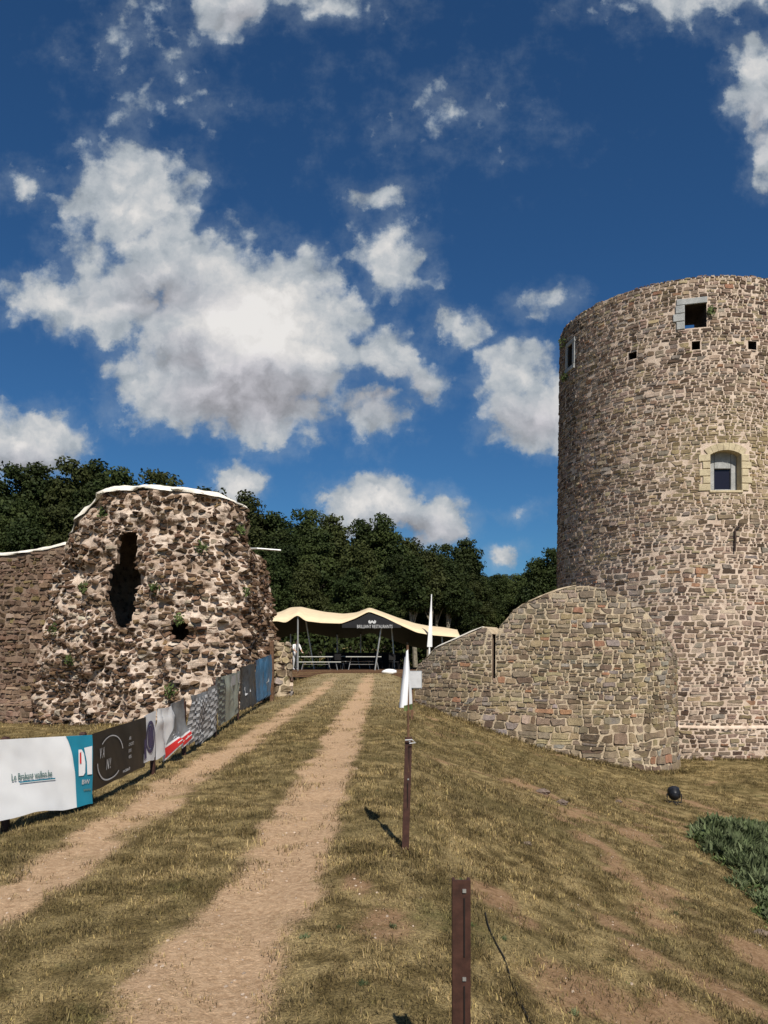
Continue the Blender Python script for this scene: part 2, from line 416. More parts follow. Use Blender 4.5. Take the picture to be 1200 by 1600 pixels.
M['cloth'] = plain('white_flag_cloth', (0.80, 0.80, 0.80), 0.8, 0.05, 5, 0.0)
M['teal'] = plain('teal_vinyl', (0.016, 0.205, 0.300), 0.42, 0.12, 3, 0.0)
M['bblack'] = plain('black_vinyl', (0.014, 0.014, 0.015), 0.45, 0.15, 4, 0.0)
M['red'] = plain('red_print', (0.62, 0.035, 0.035), 0.5, 0.1, 4, 0.0)
M['purple'] = plain('violet_print', (0.050, 0.042, 0.115), 0.5, 0.1, 4, 0.0)
M['ink'] = plain('grey_green_print', (0.12, 0.20, 0.19), 0.5, 0.1, 4, 0.0)
M['lightprint'] = plain('pale_grey_print', (0.50, 0.50, 0.50), 0.5, 0.1, 4, 0.0)
M['midgrey'] = plain('grey_vinyl', (0.19, 0.195, 0.20), 0.45, 0.25, 6, 0.0)
M['sage'] = plain('sage_vinyl', (0.32, 0.345, 0.29), 0.45, 0.12, 4, 0.0)
M['charcoal'] = plain('charcoal_vinyl', (0.055, 0.060, 0.066), 0.45, 0.3, 8, 0.0)
M['blue'] = plain('blue_vinyl', (0.060, 0.165, 0.295), 0.42, 0.22, 6, 0.0)
M['lampblack'] = plain('black_lamp_housing', (0.018, 0.019, 0.024), 0.35, 0.2, 20, 0.05)
M['skin'] = plain('skin', (0.42, 0.25, 0.17), 0.6, 0.1)
M['hair'] = plain('dark_hair', (0.04, 0.025, 0.016), 0.6, 0.2)
M['shirt'] = plain('white_shirt', (0.72, 0.72, 0.72), 0.8, 0.05)
M['trouser'] = plain('pale_trousers', (0.46, 0.46, 0.46), 0.8, 0.08)
def glass():
    m, t, b, _ = new_mat('dark_window_glass'); b.inputs['Base Color'].default_value = (0.012, 0.012, 0.022, 1)
    b.inputs['Roughness'].default_value = 0.25; b.inputs['Specular IOR Level'].default_value = 0.25; return m
M['glass'] = glass()
def lens_():
    m, t, b, _ = new_mat('lamp_lens'); b.inputs['Base Color'].default_value = (0.06, 0.065, 0.09, 1)
    b.inputs['Roughness'].default_value = 0.08; return m
M['lens'] = lens_()


# ------------------------------------------------------------------ ground
PRX = [-60, -30, -15, -9, -5.2, -3.5, -3.0, 0.0, 0.35, 1.2, 4.2, 6.1, 8.2, 10, 14, 25, 60]
PRZ = [-0.3, -0.6, -0.95, -0.85, -0.50, -0.06, 0.0, 0.0, -0.03, -0.36, -1.30, -1.87, -2.28, -2.45, -2.30, -2.2, -1.8]
BARE_PX = [(1000, 1395, 26, 22), (975, 1370, 26, 16), (995, 1478, 26, 34), (1045, 1540, 60, 26), (1150, 1565, 60, 26), (1040, 1395, 26, 16), (600, 1440, 30, 24), (1060, 1590, 60, 22), (826, 1446, 18, 16), (850, 1240, 36, 9), (885, 1258, 22, 8), (1085, 1256, 26, 8), (1078, 1300, 12, 18), (1190, 1500, 30, 30), (930, 1320, 20, 12), (1020, 1440, 26, 16), (770, 1400, 30, 14), (560, 1380, 22, 14)]
BARE = []
def rut_mask(x, y):
    w = (fbm(x * 1.3, y * 1.3, 5, 3) - 0.5) * 0.30 + 0.12 * (1 - ss(y, 3.0, 5.5)); n = fbm(x * 3.0, y * 3.0, 205, 3)
    a = 1 - ss(np.abs(x - RUT_R + w), 0.16, 0.44); b = (1 - ss(np.abs(x - RUT_L + w * 1.2), 0.08, 0.42)) * 0.68
    return np.clip(np.maximum(a, b) * (0.70 + 0.9 * ss(n, 0.30, 0.55)) * (0.2 + 0.8 * (1 - ss(y, 26, 42))), 0, 1)
def bare_mask(x, y):
    n = fbm(x * 2.6, y * 2.6, 305, 4); m = np.zeros_like(x)
    for (cx, cy, rx, ry) in BARE: m = np.maximum(m, np.exp(-((x - cx) / rx) ** 2 - ((y - cy) / ry) ** 2))
    g = ss(fbm(x * 0.8, y * 0.8, 405, 4), 0.58, 0.72) * ss(x, 0.2, 1.2) * 0.8
    return np.clip(np.maximum(m * 1.5, g) * ss(n, 0.36, 0.60), 0, 1)
_fx = np.linspace(-60, 60, 2401); _fz = np.interp(_fx, PRX, PRZ)
_k = np.hanning(17); _k /= _k.sum(); _fz = np.convolve(np.pad(_fz, 8, mode='edge'), _k, mode='valid')
def gz(x, y):
    x = np.asarray(x, float); y = np.asarray(y, float)
    z = np.interp(x, _fx, _fz)
    z = z + 0.30 * ss(y, 26, 42) * (1 - ss(np.abs(x + 1), 5, 14) * 0.6)
    w = ss(np.abs(x + 1.5), 1.6, 4.0)
    z = z + (fbm(x * 0.45, y * 0.45, 3, 3) - 0.5) * 0.20 * w * (1 - ss(y, 30, 40)) + (fbm(x * 1.8, y * 1.8, 9, 3) - 0.5) * 0.07
    for c in (RUT_R, RUT_L): z = z - 0.035 * np.exp(-((x - c) / 0.25) ** 2) * (1 - ss(y, 25, 38))
    hill = ss(y, 58, 150) * 9.0
    return z * (1 - ss(y, 46, 60) * 0.7) + hill
def gz1(x, y): return float(gz(np.array([x]), np.array([y]))[0])

def on_ground(x, y):
    """distance at which the sight line through pixel (x, y) meets the ground"""
    lo, hi = 1.5, 60
    for _ in range(40):
        m = (lo + hi) / 2; p = PX(x, y, m)
        if p[2] > gz1(p[0], m): lo = m
        else: hi = m
    return lo
for (cx, cy, rx, ry) in BARE_PX:
    Y_ = on_ground(cx, cy); Y2 = on_ground(cx, cy - ry); BARE.append(((cx - HX) / FPX * Y_, Y_, rx / FPX * Y_ * 1.3, max(0.12, (Y2 - Y_) * 1.2)))
def axis(parts):
    out = []
    for a, b, st in parts: out += list(np.arange(a, b, st))
    return np.array(out + [parts[-1][1]])
xs = axis([(-700, -60, 40), (-60, -16, 2.0), (-16, -5, 0.5), (-5, 6, 0.09), (6, 16, 0.25), (16, 60, 2.0), (60, 700, 40)])
ys = axis([(-60, -4, 4), (-4, 2, 0.5), (2, 12, 0.09), (12, 30, 0.25), (30, 60, 1.0), (60, 160, 5), (160, 900, 40)])
GXX, GYY = np.meshgrid(xs, ys)
GZZ = gz(GXX, GYY)
GV = np.stack([GXX.ravel(), GYY.ravel(), GZZ.ravel()], axis=1)
nx, ny = len(xs), len(ys)
I = np.arange(nx * ny).reshape(ny, nx)
quads = np.stack([I[:-1, :-1], I[:-1, 1:], I[1:, 1:], I[1:, :-1]], axis=-1).reshape(-1, 4)
qc = GV[quads].mean(axis=1)
onp = (qc[:, 0] > -3.05) & (qc[:, 0] < -0.15) & (qc[:, 1] < 40) & (qc[:, 1] > -60)
def sub(name, mask):
    q = quads[mask]; ids, inv = np.unique(q, return_inverse=True)
    v = GV[ids]; c = np.column_stack([rut_mask(v[:, 0], v[:, 1]), bare_mask(v[:, 0], v[:, 1]), np.zeros(len(v))])
    return tag(mesh_obj(name, v, inv.reshape(-1, 4).tolist(), M['ground'], cols=c, smooth=True, origin=(0, 0, 0)), kind='structure')
sub('ground', ~onp); sub('path', onp)


# ------------------------------------------------------------------ masonry tools
def clip(poly, a, b, c):
    out = []; n = len(poly)
    for i in range(n):
        p = poly[i]; q = poly[(i + 1) % n]
        dp = a * p[0] + b * p[1] - c; dq = a * q[0] + b * q[1] - c
        if dp <= 0: out.append(p)
        if (dp < 0 < dq) or (dq < 0 < dp):
            k = dp / (dp - dq); out.append((p[0] + (q[0] - p[0]) * k, p[1] + (q[1] - p[1]) * k))
    return out

def seeds(s0, s1, z0, z1, hfun, wk, jit, r):
    """running courses of uneven stones; returns seed points"""
    P = []; z = z0
    while z < z1:
        h = hfun(z) * r.uniform(0.75, 1.3); s = s0 - r.uniform(0, 0.4)
        ph = r.uniform(0, 6.28); am = r.uniform(0, 0.35) * h; wl = r.uniform(1.2, 3.0)
        while s < s1:
            w = h * wk * r.uniform(0.55, 1.6)
            if r.random() < 0.07: w *= 1.5
            c = s + w / 2
            P.append((c + r.uniform(-jit, jit) * w, z + h / 2 + r.uniform(-jit, jit) * h + am * math.sin(c / wl * 6.28 + ph)))
            s += w
        z += h
    return P

def courses(s0, s1, z0, z1, hfun, wk, r, seed, wav=0.45, split=0.14, jz=0.16):
    """bedded rubble: uneven wavy courses, some stones split into two thin ones, some taller than their course"""
    zs = [z0]
    while zs[-1] < z1: zs.append(zs[-1] + hfun(zs[-1]) * r.uniform(0.70, 1.38))
    sg = np.arange(s0 - 2, s1 + 3, 0.15); tabs = {}
    def line(k, s):
        if k not in tabs:
            h = zs[min(k + 1, len(zs) - 1)] - zs[max(k - 1, 0)]
            tabs[k] = (zs[k] + (fbm(sg * 0.55, np.full(len(sg), k * 0.37), seed, 3) - 0.5) * wav * h).tolist()
        f = (s - s0 + 2) / 0.15; i = min(max(int(f), 0), len(sg) - 2); f -= i
        return tabs[k][i] * (1 - f) + tabs[k][i + 1] * f
    out = []
    for k in range(len(zs) - 1):
        s = s0 - r.uniform(0, 0.4); h = zs[k + 1] - zs[k]; xb = xt = s
        a0, b0 = line(k, s), line(k + 1, s)
        while s < s1:
            w = max(0.09, h * wk * r.uniform(0.45, 1.65)) * (1.5 if r.random() < 0.06 else 1.0); s += w
            nb, nt = s + r.uniform(-.22, .22) * h, s + r.uniform(-.22, .22) * h
            a1, b1 = line(k, s), line(k + 1, s); j = lambda: r.uniform(-jz, jz) * h
            mb, mt = (xb + nb) / 2 + r.uniform(-.2, .2) * w, (xt + nt) / 2 + r.uniform(-.2, .2) * w
            P = [(xb, a0), (mb, (a0 + a1) / 2 + j() * .7), (nb, a1), (nt, b1), (mt, (b0 + b1) / 2 + j()), (xt, b0)]
            q = r.random()
            if q < split and h > 0.10:
                f = r.uniform(.35, .65); e0 = a0 + (b0 - a0) * f; e1 = a1 + (b1 - a1) * f + r.uniform(-.08, .08) * h
                xl, xr = xb + (xt - xb) * f, nb + (nt - nb) * f
                out.append([P[0], P[1], P[2], (xr, e1), (xl, e0)]); out.append([(xl, e0), (xr, e1), P[3], P[4], P[5]])
            elif q < split + 0.10:
                i = r.choice((0, 2, 3, 5)); f = r.uniform(.25, .5); c = ((xb + nb) / 2, (a0 + b0) / 2)
                P[i] = (P[i][0] + (c[0] - P[i][0]) * f, P[i][1] + (c[1] - P[i][1]) * f); out.append(P)
            else: out.append(P)
            xb, xt, a0, b0 = nb, nt, a1, b1
    return out

def voronoi(P, asp):
    Q = [(p[0] / asp, p[1]) for p in P]
    g = 0.26; H = {}
    for i, q in enumerate(Q): H.setdefault((int(q[0] // g), int(q[1] // g)), []).append(i)
    polys = []
    for i, (x, y) in enumerate(Q):
        cx, cy = int(x // g), int(y // g)
        nb = []
        for ax in range(cx - 2, cx + 3):
            for ay in range(cy - 2, cy + 3):
                for j in H.get((ax, ay), ()):
                    if j != i:
                        dx = Q[j][0] - x; dy = Q[j][1] - y; nb.append((dx * dx + dy * dy, dx, dy))
        nb.sort(); R = 0.42
        poly = [(-R, -R), (R, -R), (R, R), (-R, R)]; mx = 2 * R * R
        for d2, dx, dy in nb[:26]:
            if d2 > 4 * mx: break
            poly = clip(poly, dx, dy, d2 / 2)
            if len(poly) < 3: break
            mx = max(p[0] ** 2 + p[1] ** 2 for p in poly)
        polys.append([((x + p[0]) * asp, y + p[1]) for p in poly] if len(poly) >= 3 else None)
    return polys

def area_c(poly):
    A = cx = cy = 0
    for i in range(len(poly)):
        x0, y0 = poly[i]; x1, y1 = poly[(i + 1) % len(poly)]; k = x0 * y1 - x1 * y0
        A += k; cx += (x0 + x1) * k; cy += (y0 + y1) * k
    if abs(A) < 1e-9: return 0, poly[0]
    return abs(A) / 2, (cx / 3 / A, cy / 3 / A)

def stone_geo(poly, gap, proud, r, tilt=0.12, jit=0.0, front=0.91, rough=0.0):
    """returns (s, z, d) vertices and faces of one roughly dressed stone"""
    A, c = area_c(poly)
    if A < 0.003: return None
    pts = []
    for p in poly:
        dx, dz = c[0] - p[0], c[1] - p[1]; L = math.hypot(dx, dz) or 1
        k = min(gap * 1.25 / L, 0.4); pts.append((p[0] + dx * k, p[1] + dz * k))
    # merge near-duplicate corners, then knock the corners off
    q = []
    for i, p in enumerate(pts):
        o = pts[i - 1]
        if math.hypot(p[0] - o[0], p[1] - o[1]) > 0.022: q.append(p)
    if len(q) < 3: return None
    if len(q) <= 7:
        w = []
        for i, p in enumerate(q):
            n_ = q[(i + 1) % len(q)]; k = r.uniform(0.07, 0.20)
            w.append((p[0] + (n_[0] - p[0]) * k, p[1] + (n_[1] - p[1]) * k)); w.append((p[0] + (n_[0] - p[0]) * (1 - k), p[1] + (n_[1] - p[1]) * (1 - k)))
        q = w
    n = len(q); ta, tb = r.uniform(-tilt, tilt), r.uniform(-tilt, tilt)
    V = [(p[0], p[1], -0.035) for p in q]
    for p in q:
        f = front * r.uniform(0.93, 1.06)
        x = c[0] + (p[0] - c[0]) * f + r.uniform(-jit, jit); z = c[1] + (p[1] - c[1]) * f + r.uniform(-jit, jit)
        V.append((x, z, proud + ta * (x - c[0]) + tb * (z - c[1]) + r.uniform(-1, 1) * rough))
    F = [(i, (i + 1) % n, n + (i + 1) % n, n + i) for i in range(n)]
    if rough > 0:
        V.append((c[0], c[1], proud * r.uniform(0.9, 1.35)))
        F += [(n + i, n + (i + 1) % n, 2 * n) for i in range(n)]
    else: F.append(tuple(n + i for i in range(n)))
    return np.array(V), F, A, c

def lay_stones(parent, S, stones, colfun, mat, rest_name, vis=None, keep=300, name='stone', flip=False):
    """the stones that show largest become parts of their own, the rest one part"""
    W = []
    for (V, F, A, c) in stones:
        P = S(V[:, 0], V[:, 1], V[:, 2]); ctr = P.mean(axis=0)
        Y = max(ctr[1], 0.5); px = HX + FPX * ctr[0] / Y; py = HY - FPX * (ctr[2] - EYE) / Y
        e = 0.05
        a0 = S(np.array([c[0]]), np.array([c[1]]), np.array([0.0]))[0]; a1 = S(np.array([c[0]]), np.array([c[1]]), np.array([e]))[0]
        nrm = (a1 - a0) / e; view = np.array([0, 0, EYE]) - ctr; face = float(np.dot(nrm, view) / np.linalg.norm(view))
        score = A * max(face, 0) / (Y * Y)
        if not (-5 < px < 1200 and 0 < py < 1600) or (vis and not vis(px, py)): score = 0
        W.append((score, P, F, colfun(c, px, py)))
    order = sorted(range(len(W)), key=lambda i: -W[i][0])
    RV, RF, RC = [], [], []; b = 0; made = 0
    for i in order:
        sc_, P, F, cl = W[i]
        if flip: F = [f[::-1] for f in F]
        if made < keep and sc_ > 0:
            mesh_obj(name, P, F, mat, parent, cols=cl); made += 1
        else:
            RV.append(P); RF += [[k + b for k in f] for f in F]; RC.append(np.tile(cl, (len(P), 1))); b += len(P)
    if RV: tag(mesh_obj(rest_name, np.concatenate(RV), RF, mat, parent, cols=np.concatenate(RC)), kind='stuff')

def catmull(P, n=40):
    P = [np.array(p, float) for p in P]; P = [2 * P[0] - P[1]] + P + [2 * P[-1] - P[-2]]; out = []
    for i in range(1, len(P) - 2):
        p0, p1, p2, p3 = P[i - 1:i + 3]
        for k in range(n):
            t = k / n
            out.append(0.5 * (2 * p1 + (p2 - p0) * t + (2 * p0 - 5 * p1 + 4 * p2 - p3) * t * t + (3 * p1 - p0 - 3 * p2 + p3) * t ** 3))
    out.append(P[-2]); return np.array(out)

class Wall:
    """a standing wall: plan curve, top profile, batter, thickness"""
    def __init__(self, plan, profile_px, zbase, batter=0.03, thick=1.0, disp=None, front_range=None):
        C = catmull(plan); self.C = C
        self.s = np.concatenate([[0], np.cumsum(np.linalg.norm(np.diff(C, axis=0), axis=1))]); self.L = self.s[-1]
        T = np.gradient(C, axis=0); T /= np.linalg.norm(T, axis=1)[:, None]
        self.Nn = np.stack([T[:, 1], -T[:, 0]], axis=1)            # to the right of travel = towards the viewer
        self.px = HX + FPX * C[:, 0] / C[:, 1]
        k = int(np.argmax(self.px)) if front_range is None else front_range
        self.kend = k
        ps = []; pz = []
        for x, y in profile_px:
            i = int(np.argmin(np.abs(self.px[:k + 1] - x))); ps.append(self.s[i]); pz.append(EYE + (HY - y) / FPX * C[i, 1])
        o = np.argsort(ps, kind='stable'); self.ps = np.array(ps)[o]; self.pz = np.array(pz)[o]
        self.zbase = zbase; self.batter = batter; self.thick = thick; self.disp = disp; self.zref = 0.0
    def top(self, s): return np.interp(s, self.ps, self.pz)
    def S(self, s, z, d):
        s = np.asarray(s, float); z = np.asarray(z, float); d = np.asarray(d, float)
        x = np.interp(s, self.s, self.C[:, 0]); y = np.interp(s, self.s, self.C[:, 1])
        a = np.interp(s, self.s, self.Nn[:, 0]); b = np.interp(s, self.s, self.Nn[:, 1])
        e = d + self.batter * (self.zref - z)
        if self.disp is not None: e = e + self.disp(s, z)
        return np.stack([x + a * e, y + b * e, z], axis=-1)
    def s_at(self, x):
        return float(self.s[int(np.argmin(np.abs(self.px[:self.kend + 1] - x)))])
    def px_to_sz(self, x, y):
        i = int(np.argmin(np.abs(self.px[:self.kend + 1] - x))); return float(self.s[i]), EYE + (HY - y) / FPX * self.C[i, 1]

    def core(self, name, mat, parent, ds=0.12, dz=0.12, holes=(), hole_depth=1.2, hole_mat=None):
        ns = int(self.L / ds) + 1; sl = np.linspace(0, self.L, ns)
        zt = self.top(sl) - 0.02; nz = int((zt.max() - self.zbase) / dz) + 1
        tt = np.linspace(0, 1, nz)
        SS = np.repeat(sl[:, None], nz, axis=1); ZZ = self.zbase + (zt[:, None] - self.zbase) * tt[None, :]
        P = self.S(SS.ravel(), ZZ.ravel(), np.full(SS.size, -0.005))
        B = self.S(SS[:, [0, -1]].ravel(), ZZ[:, [0, -1]].ravel(), np.full(ns * 2, -self.thick))
        Vv = np.concatenate([P, B]); I_ = np.arange(ns * nz).reshape(ns, nz); J = ns * nz + np.arange(ns * 2).reshape(ns, 2)
        F = []; edges = {}
        inside = np.zeros((ns, nz), bool)
        for h in holes: inside |= h(SS, ZZ)
        for i in range(ns - 1):
            for k in range(nz - 1):
                if inside[i, k] or inside[i + 1, k] or inside[i, k + 1] or inside[i + 1, k + 1]:
                    for e in ((I_[i, k], I_[i + 1, k]), (I_[i + 1, k], I_[i + 1, k + 1]), (I_[i + 1, k + 1], I_[i, k + 1]), (I_[i, k + 1], I_[i, k])):
                        edges[e] = 1
                    continue
                F.append((I_[i, k], I_[i + 1, k], I_[i + 1, k + 1], I_[i, k + 1]))
            F.append((I_[i, nz - 1], I_[i + 1, nz - 1], J[i + 1, 1], J[i, 1]))
            F.append((J[i, 0], J[i, 1], J[i + 1, 1], J[i + 1, 0]))
        for i in (0, ns - 1):
            F.append(tuple(I_[i, :]) + (J[i, 1], J[i, 0]))
        o = mesh_obj(name, Vv, [tuple(int(q) for q in f) for f in F], mat, parent)
        if holes:
            bnd = [e for e in edges if (e[1], e[0]) not in edges]
            ids = sorted({q for e in bnd for q in e}); mp = {q: n for n, q in enumerate(ids)}
            ssf, zzf = SS.ravel()[ids], ZZ.ravel()[ids]
            fr = P[ids]; bk = self.S(ssf, zzf, np.full(len(ids), -hole_depth))
            n = len(ids)
            HF = [(mp[a], mp[b], n + mp[b], n + mp[a]) for a, b in bnd]
            V2 = np.concatenate([fr, bk])
            mesh_obj('opening_lining', V2, HF, hole_mat or mat, parent)
        return o

    def cap(self, name, mat, parent, s0, s1, lift, over=0.06, amp=0.05, seed=1, frac=1.0):
        """lumpy lime capping along the top"""
        n = max(8, int((s1 - s0) / 0.14)); sl = np.linspace(s0, s1, n)
        off = [over, over + 0.02, 0.0, -self.thick * 0.5, -self.thick * frac - over, -self.thick * frac - over]
        hh = [-0.05, 0.25, 0.75, 1.0, 0.7, -0.05]
        V = []
        zt = self.top(sl)
        for j, (o_, h_) in enumerate(zip(off, hh)):
            k = fbm(sl * 2.1, np.full(n, j * 1.7), seed, 3) - 0.5
            e = np.minimum(1, np.minimum(np.arange(n), np.arange(n)[::-1]) / 3.0)
            V.append(self.S(sl, zt + lift * h_ * (0.35 + 0.65 * e) + k * amp, o_ + (fbm(sl * 3.3, np.full(n, j * 2.9), seed + 5, 3) - 0.5) * amp * 2.5))
        m_ = len(off); V = np.stack(V, axis=1).reshape(-1, 3)
        F = [(i * m_ + j, (i + 1) * m_ + j, (i + 1) * m_ + j + 1, i * m_ + j + 1) for i in range(n - 1) for j in range(m_ - 1)]
        F += [tuple(range(m_)), tuple((n - 1) * m_ + j for j in range(m_))[::-1]]
        return mesh_obj(name, V, F, mat, parent, smooth=True)

def palette(cols, r, var=0.18):
    ws = np.array([c[0] for c in cols], float); ws /= ws.sum()
    def f(c, px, py):
        base = np.array(cols[int(r.choice(len(cols), p=ws))][1]); return base * r.uniform(1 - var, 1 + var) * (1 + r.uniform(-0.05, 0.05, 3))
    return f

def cut_rect(poly, c, rect):
    """keep the piece of a stone that lies outside an opening"""
    s0, s1, z0, z1 = rect
    bs = [p[0] for p in poly]; bz = [p[1] for p in poly]
    if max(bs) < s0 or min(bs) > s1 or max(bz) < z0 or min(bz) > z1: return poly
    d = [(s0 - c[0], (1, 0, s0)), (c[0] - s1, (-1, 0, -s1)), (z0 - c[1], (0, 1, z0)), (c[1] - z1, (0, -1, -z1))]
    d.sort(key=lambda q: -q[0])
    if d[0][0] < -0.03: return None
    q = clip(poly, *d[0][1]); return q if len(q) >= 3 else None


# ------------------------------------------------------------------ round tower
TC = (12.6, 33.0); TR = 5.0; TZ0, TZ1 = -2.9, 15.33; LEDGE = -1.22; TTH = 1.9
def t_rad(z):
    z = np.asarray(z, float)
    return TR + 0.013 * (8 - z) + 0.12 * (1 - ss(z, LEDGE - 0.02, LEDGE + 0.06))
def TS(s, z, d):
    th = np.asarray(s, float) / TR; r = t_rad(z) + d
    return np.stack([TC[0] + r * np.sin(th), TC[1] - r * np.cos(th), np.asarray(z, float) + 0 * r], axis=-1)
def t_sz(x, y):
    u = (x - HX) / FPX; z = 6.0
    for _ in range(3):
        R = float(t_rad(z)); a = 1 + u * u; b = -2 * (u * TC[0] + TC[1]); c = TC[0] ** 2 + TC[1] ** 2 - R * R
        D = max(b * b - 4 * a * c, 0); Y = (-b - math.sqrt(D)) / (2 * a); z = EYE + (HY - y) / FPX * Y
    th = math.atan2(u * Y - TC[0], TC[1] - Y); return th * TR, z
def t_rect(x0, y0, x1, y1):
    a = t_sz(x0, (y0 + y1) / 2)[0]; b = t_sz(x1, (y0 + y1) / 2)[0]; xm = (x0 + x1) / 2
    return [a, b, t_sz(xm, y1)[1], t_sz(xm, y0)[1]]

tower = root('round_tower', (TC[0], TC[1], TZ0), 'tall round stone keep tower with small square windows', 'tower')
W_UP = t_rect(1070, 475, 1104, 512); W_LO = t_rect(1110, 703, 1158, 766)
W_SIDE = [-81.5 * math.pi / 180 * TR, -76.0 * math.pi / 180 * TR, 13.40, 14.30]
HOLES = [t_rect(982, 550, 995, 561), t_rect(1081, 533, 1094, 546), t_rect(1169, 533, 1182, 546)]
opens = [(W_UP, TTH, True), (W_LO, 0.42, False), (W_SIDE, TTH, True)] + [(h, 0.55, False) for h in HOLES]
sl = list(np.linspace(-math.pi * TR, math.pi * TR, 121)); zl = list(np.linspace(TZ0, TZ1, 40)) + [LEDGE - 0.02, LEDGE + 0.02, LEDGE + 0.06]
for (r_, d_, th_) in opens:
    for k in (0, 1):
        sl = [q for q in sl if abs(q - r_[k]) > 0.02] + [r_[k]]; zl = [q for q in zl if abs(q - r_[k + 2]) > 0.02] + [r_[k + 2]]
sl = np.array(sorted(sl)); zl = np.array(sorted(zl))
def t_shell(d, only_through, flip):
    n, m_ = len(sl), len(zl); SS_, ZZ_ = np.meshgrid(sl, zl, indexing='ij')
    P = TS(SS_.ravel(), ZZ_.ravel(), np.full(SS_.size, d)); F = []
    for i in range(n - 1):
        for k in range(m_ - 1):
            a, b = (sl[i] + sl[i + 1]) / 2, (zl[k] + zl[k + 1]) / 2
            if any(r_[0] < a < r_[1] and r_[2] < b < r_[3] and (th_ or not only_through) for r_, _, th_ in opens): continue
            f = (i * m_ + k, (i + 1) * m_ + k, (i + 1) * m_ + k + 1, i * m_ + k + 1); F.append(f[::-1] if flip else f)
    return P, F
P1, F1 = t_shell(-0.004, False, False); P2, F2 = t_shell(-TTH, True, True)
P1[np.abs(P1[:, 2] - TZ1) < 1e-6, 2] -= 0.06; P2[np.abs(P2[:, 2] - TZ1) < 1e-6, 2] -= 0.06
Vt = np.concatenate([P1, P2]); o2 = len(P1); m_ = len(zl); Ft = F1 + [tuple(q + o2 for q in f) for f in F2]
for i in range(len(sl) - 1):
    Ft.append((i * m_ + m_ - 1, (i + 1) * m_ + m_ - 1, o2 + (i + 1) * m_ + m_ - 1, o2 + i * m_ + m_ - 1))
mesh_obj('mortar_core', Vt, Ft, M['mortar_tower'], tower)
def lining(rect, depth, parent, S, mat, back=None, name='opening_lining'):
    s0, s1, z0, z1 = rect; c = [(s0, z0), (s1, z0), (s1, z1), (s0, z1)]
    V = [S(np.array([a]), np.array([b]), np.array([d]))[0] for d in (0.0, -depth) for a, b in c]
    F = [(i, (i + 1) % 4, 4 + (i + 1) % 4, 4 + i) for i in range(4)]
    mesh_obj(name, V, F, mat, parent)
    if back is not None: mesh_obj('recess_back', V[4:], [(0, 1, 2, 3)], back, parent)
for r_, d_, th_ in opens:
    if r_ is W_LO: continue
    lining(r_, d_, tower, TS, M['recess_shade'], None if th_ else M['slot'])  # linings and hole backs coloured dark in place of their shade

tr = random.Random(11)
fr_up = [W_UP[0] - 0.32, W_UP[1] + 0.04, W_UP[2] - 0.04, W_UP[3] + 0.25]
fr_lo = [W_LO[0] - 0.31, W_LO[1] + 0.31, W_LO[2] - 0.11, W_LO[3] + 0.27]
fr_sd = [W_SIDE[0] - 0.22, W_SIDE[1] + 0.22, W_SIDE[2] - 0.2, W_SIDE[3] + 0.2]
t_cut = [fr_up, fr_lo, fr_sd] + [[h[0] - 0.03, h[1] + 0.03, h[2] - 0.03, h[3] + 0.03] for h in HOLES]
def t_h(z): return 0.112 if z > 9.5 else (0.126 if z > 4.5 else 0.146)
stones = []
for poly in courses(-100 / 57.3 * TR, 100 / 57.3 * TR, TZ0, TZ1 + 0.1, t_h, 2.0, tr, 71, 0.7, 0.12, 0.24):
    A, c = area_c(poly)
    if A < 0.004: continue
    poly = clip(poly, 0, 1, TZ1 - 0.02 + 0.10 * (vn(c[0] * 2.2, 0.5, 4) - 0.45))
    if len(poly) < 3: continue
    if c[1] > LEDGE: poly = clip(poly, 0, -1, -(LEDGE + 0.06))
    else: poly = clip(poly, 0, 1, LEDGE - 0.04)
    for rc in t_cut:
        if poly is not None and len(poly) >= 3: poly = cut_rect(poly, c, rc)
    if poly is None or len(poly) < 3: continue
    if tr.random() < 0.02: continue
    g = stone_geo(poly, tr.uniform(0.010, 0.026) * (1.45 if c[1] < 6 else 1.0), tr.uniform(0.002, 0.036), tr, 0.12, 0.006)
    if g: stones.append(g)
nr = np.random.default_rng(3)
pal_t = palette([(5, (0.285, 0.212, 0.162)), (4, (0.205, 0.150, 0.113)), (3, (0.350, 0.272, 0.215)), (1.6, (0.36, 0.29, 0.185)), (1.6, (0.27, 0.235, 0.205)), (1.4, (0.45, 0.365, 0.295)), (2.6, (0.105, 0.072, 0.052)), (0.25, (0.32, 0.18, 0.115))], nr, 0.2)
yel = np.array((0.42, 0.335, 0.17))
def col_t(c, px, py):
    k = pal_t(c, px, py)
    w = math.exp(-(((px - 1140) / 90) ** 2 + ((py - 715) / 75) ** 2)) * 0.65
    k = k * np.array((0.93, 0.90, 0.87))
    return k * (1 - w) + yel * w * nr.uniform(0.8, 1.15)
LOWSIL = [(655, 1035), (700, 1003), (758, 978), (800, 955), (830, 938), (870, 922), (905, 914), (940, 918), (975, 930), (1000, 945), (1025, 970), (1043, 1000), (1055, 1100), (1064, 1300)]
def vis_t(px, py): return not (px < 1062 and py > np.interp(px, [p[0] for p in LOWSIL], [p[1] for p in LOWSIL]))
lay_stones(tower, TS, stones, col_t, M['stone_tower'], 'wall_stones', vis_t)

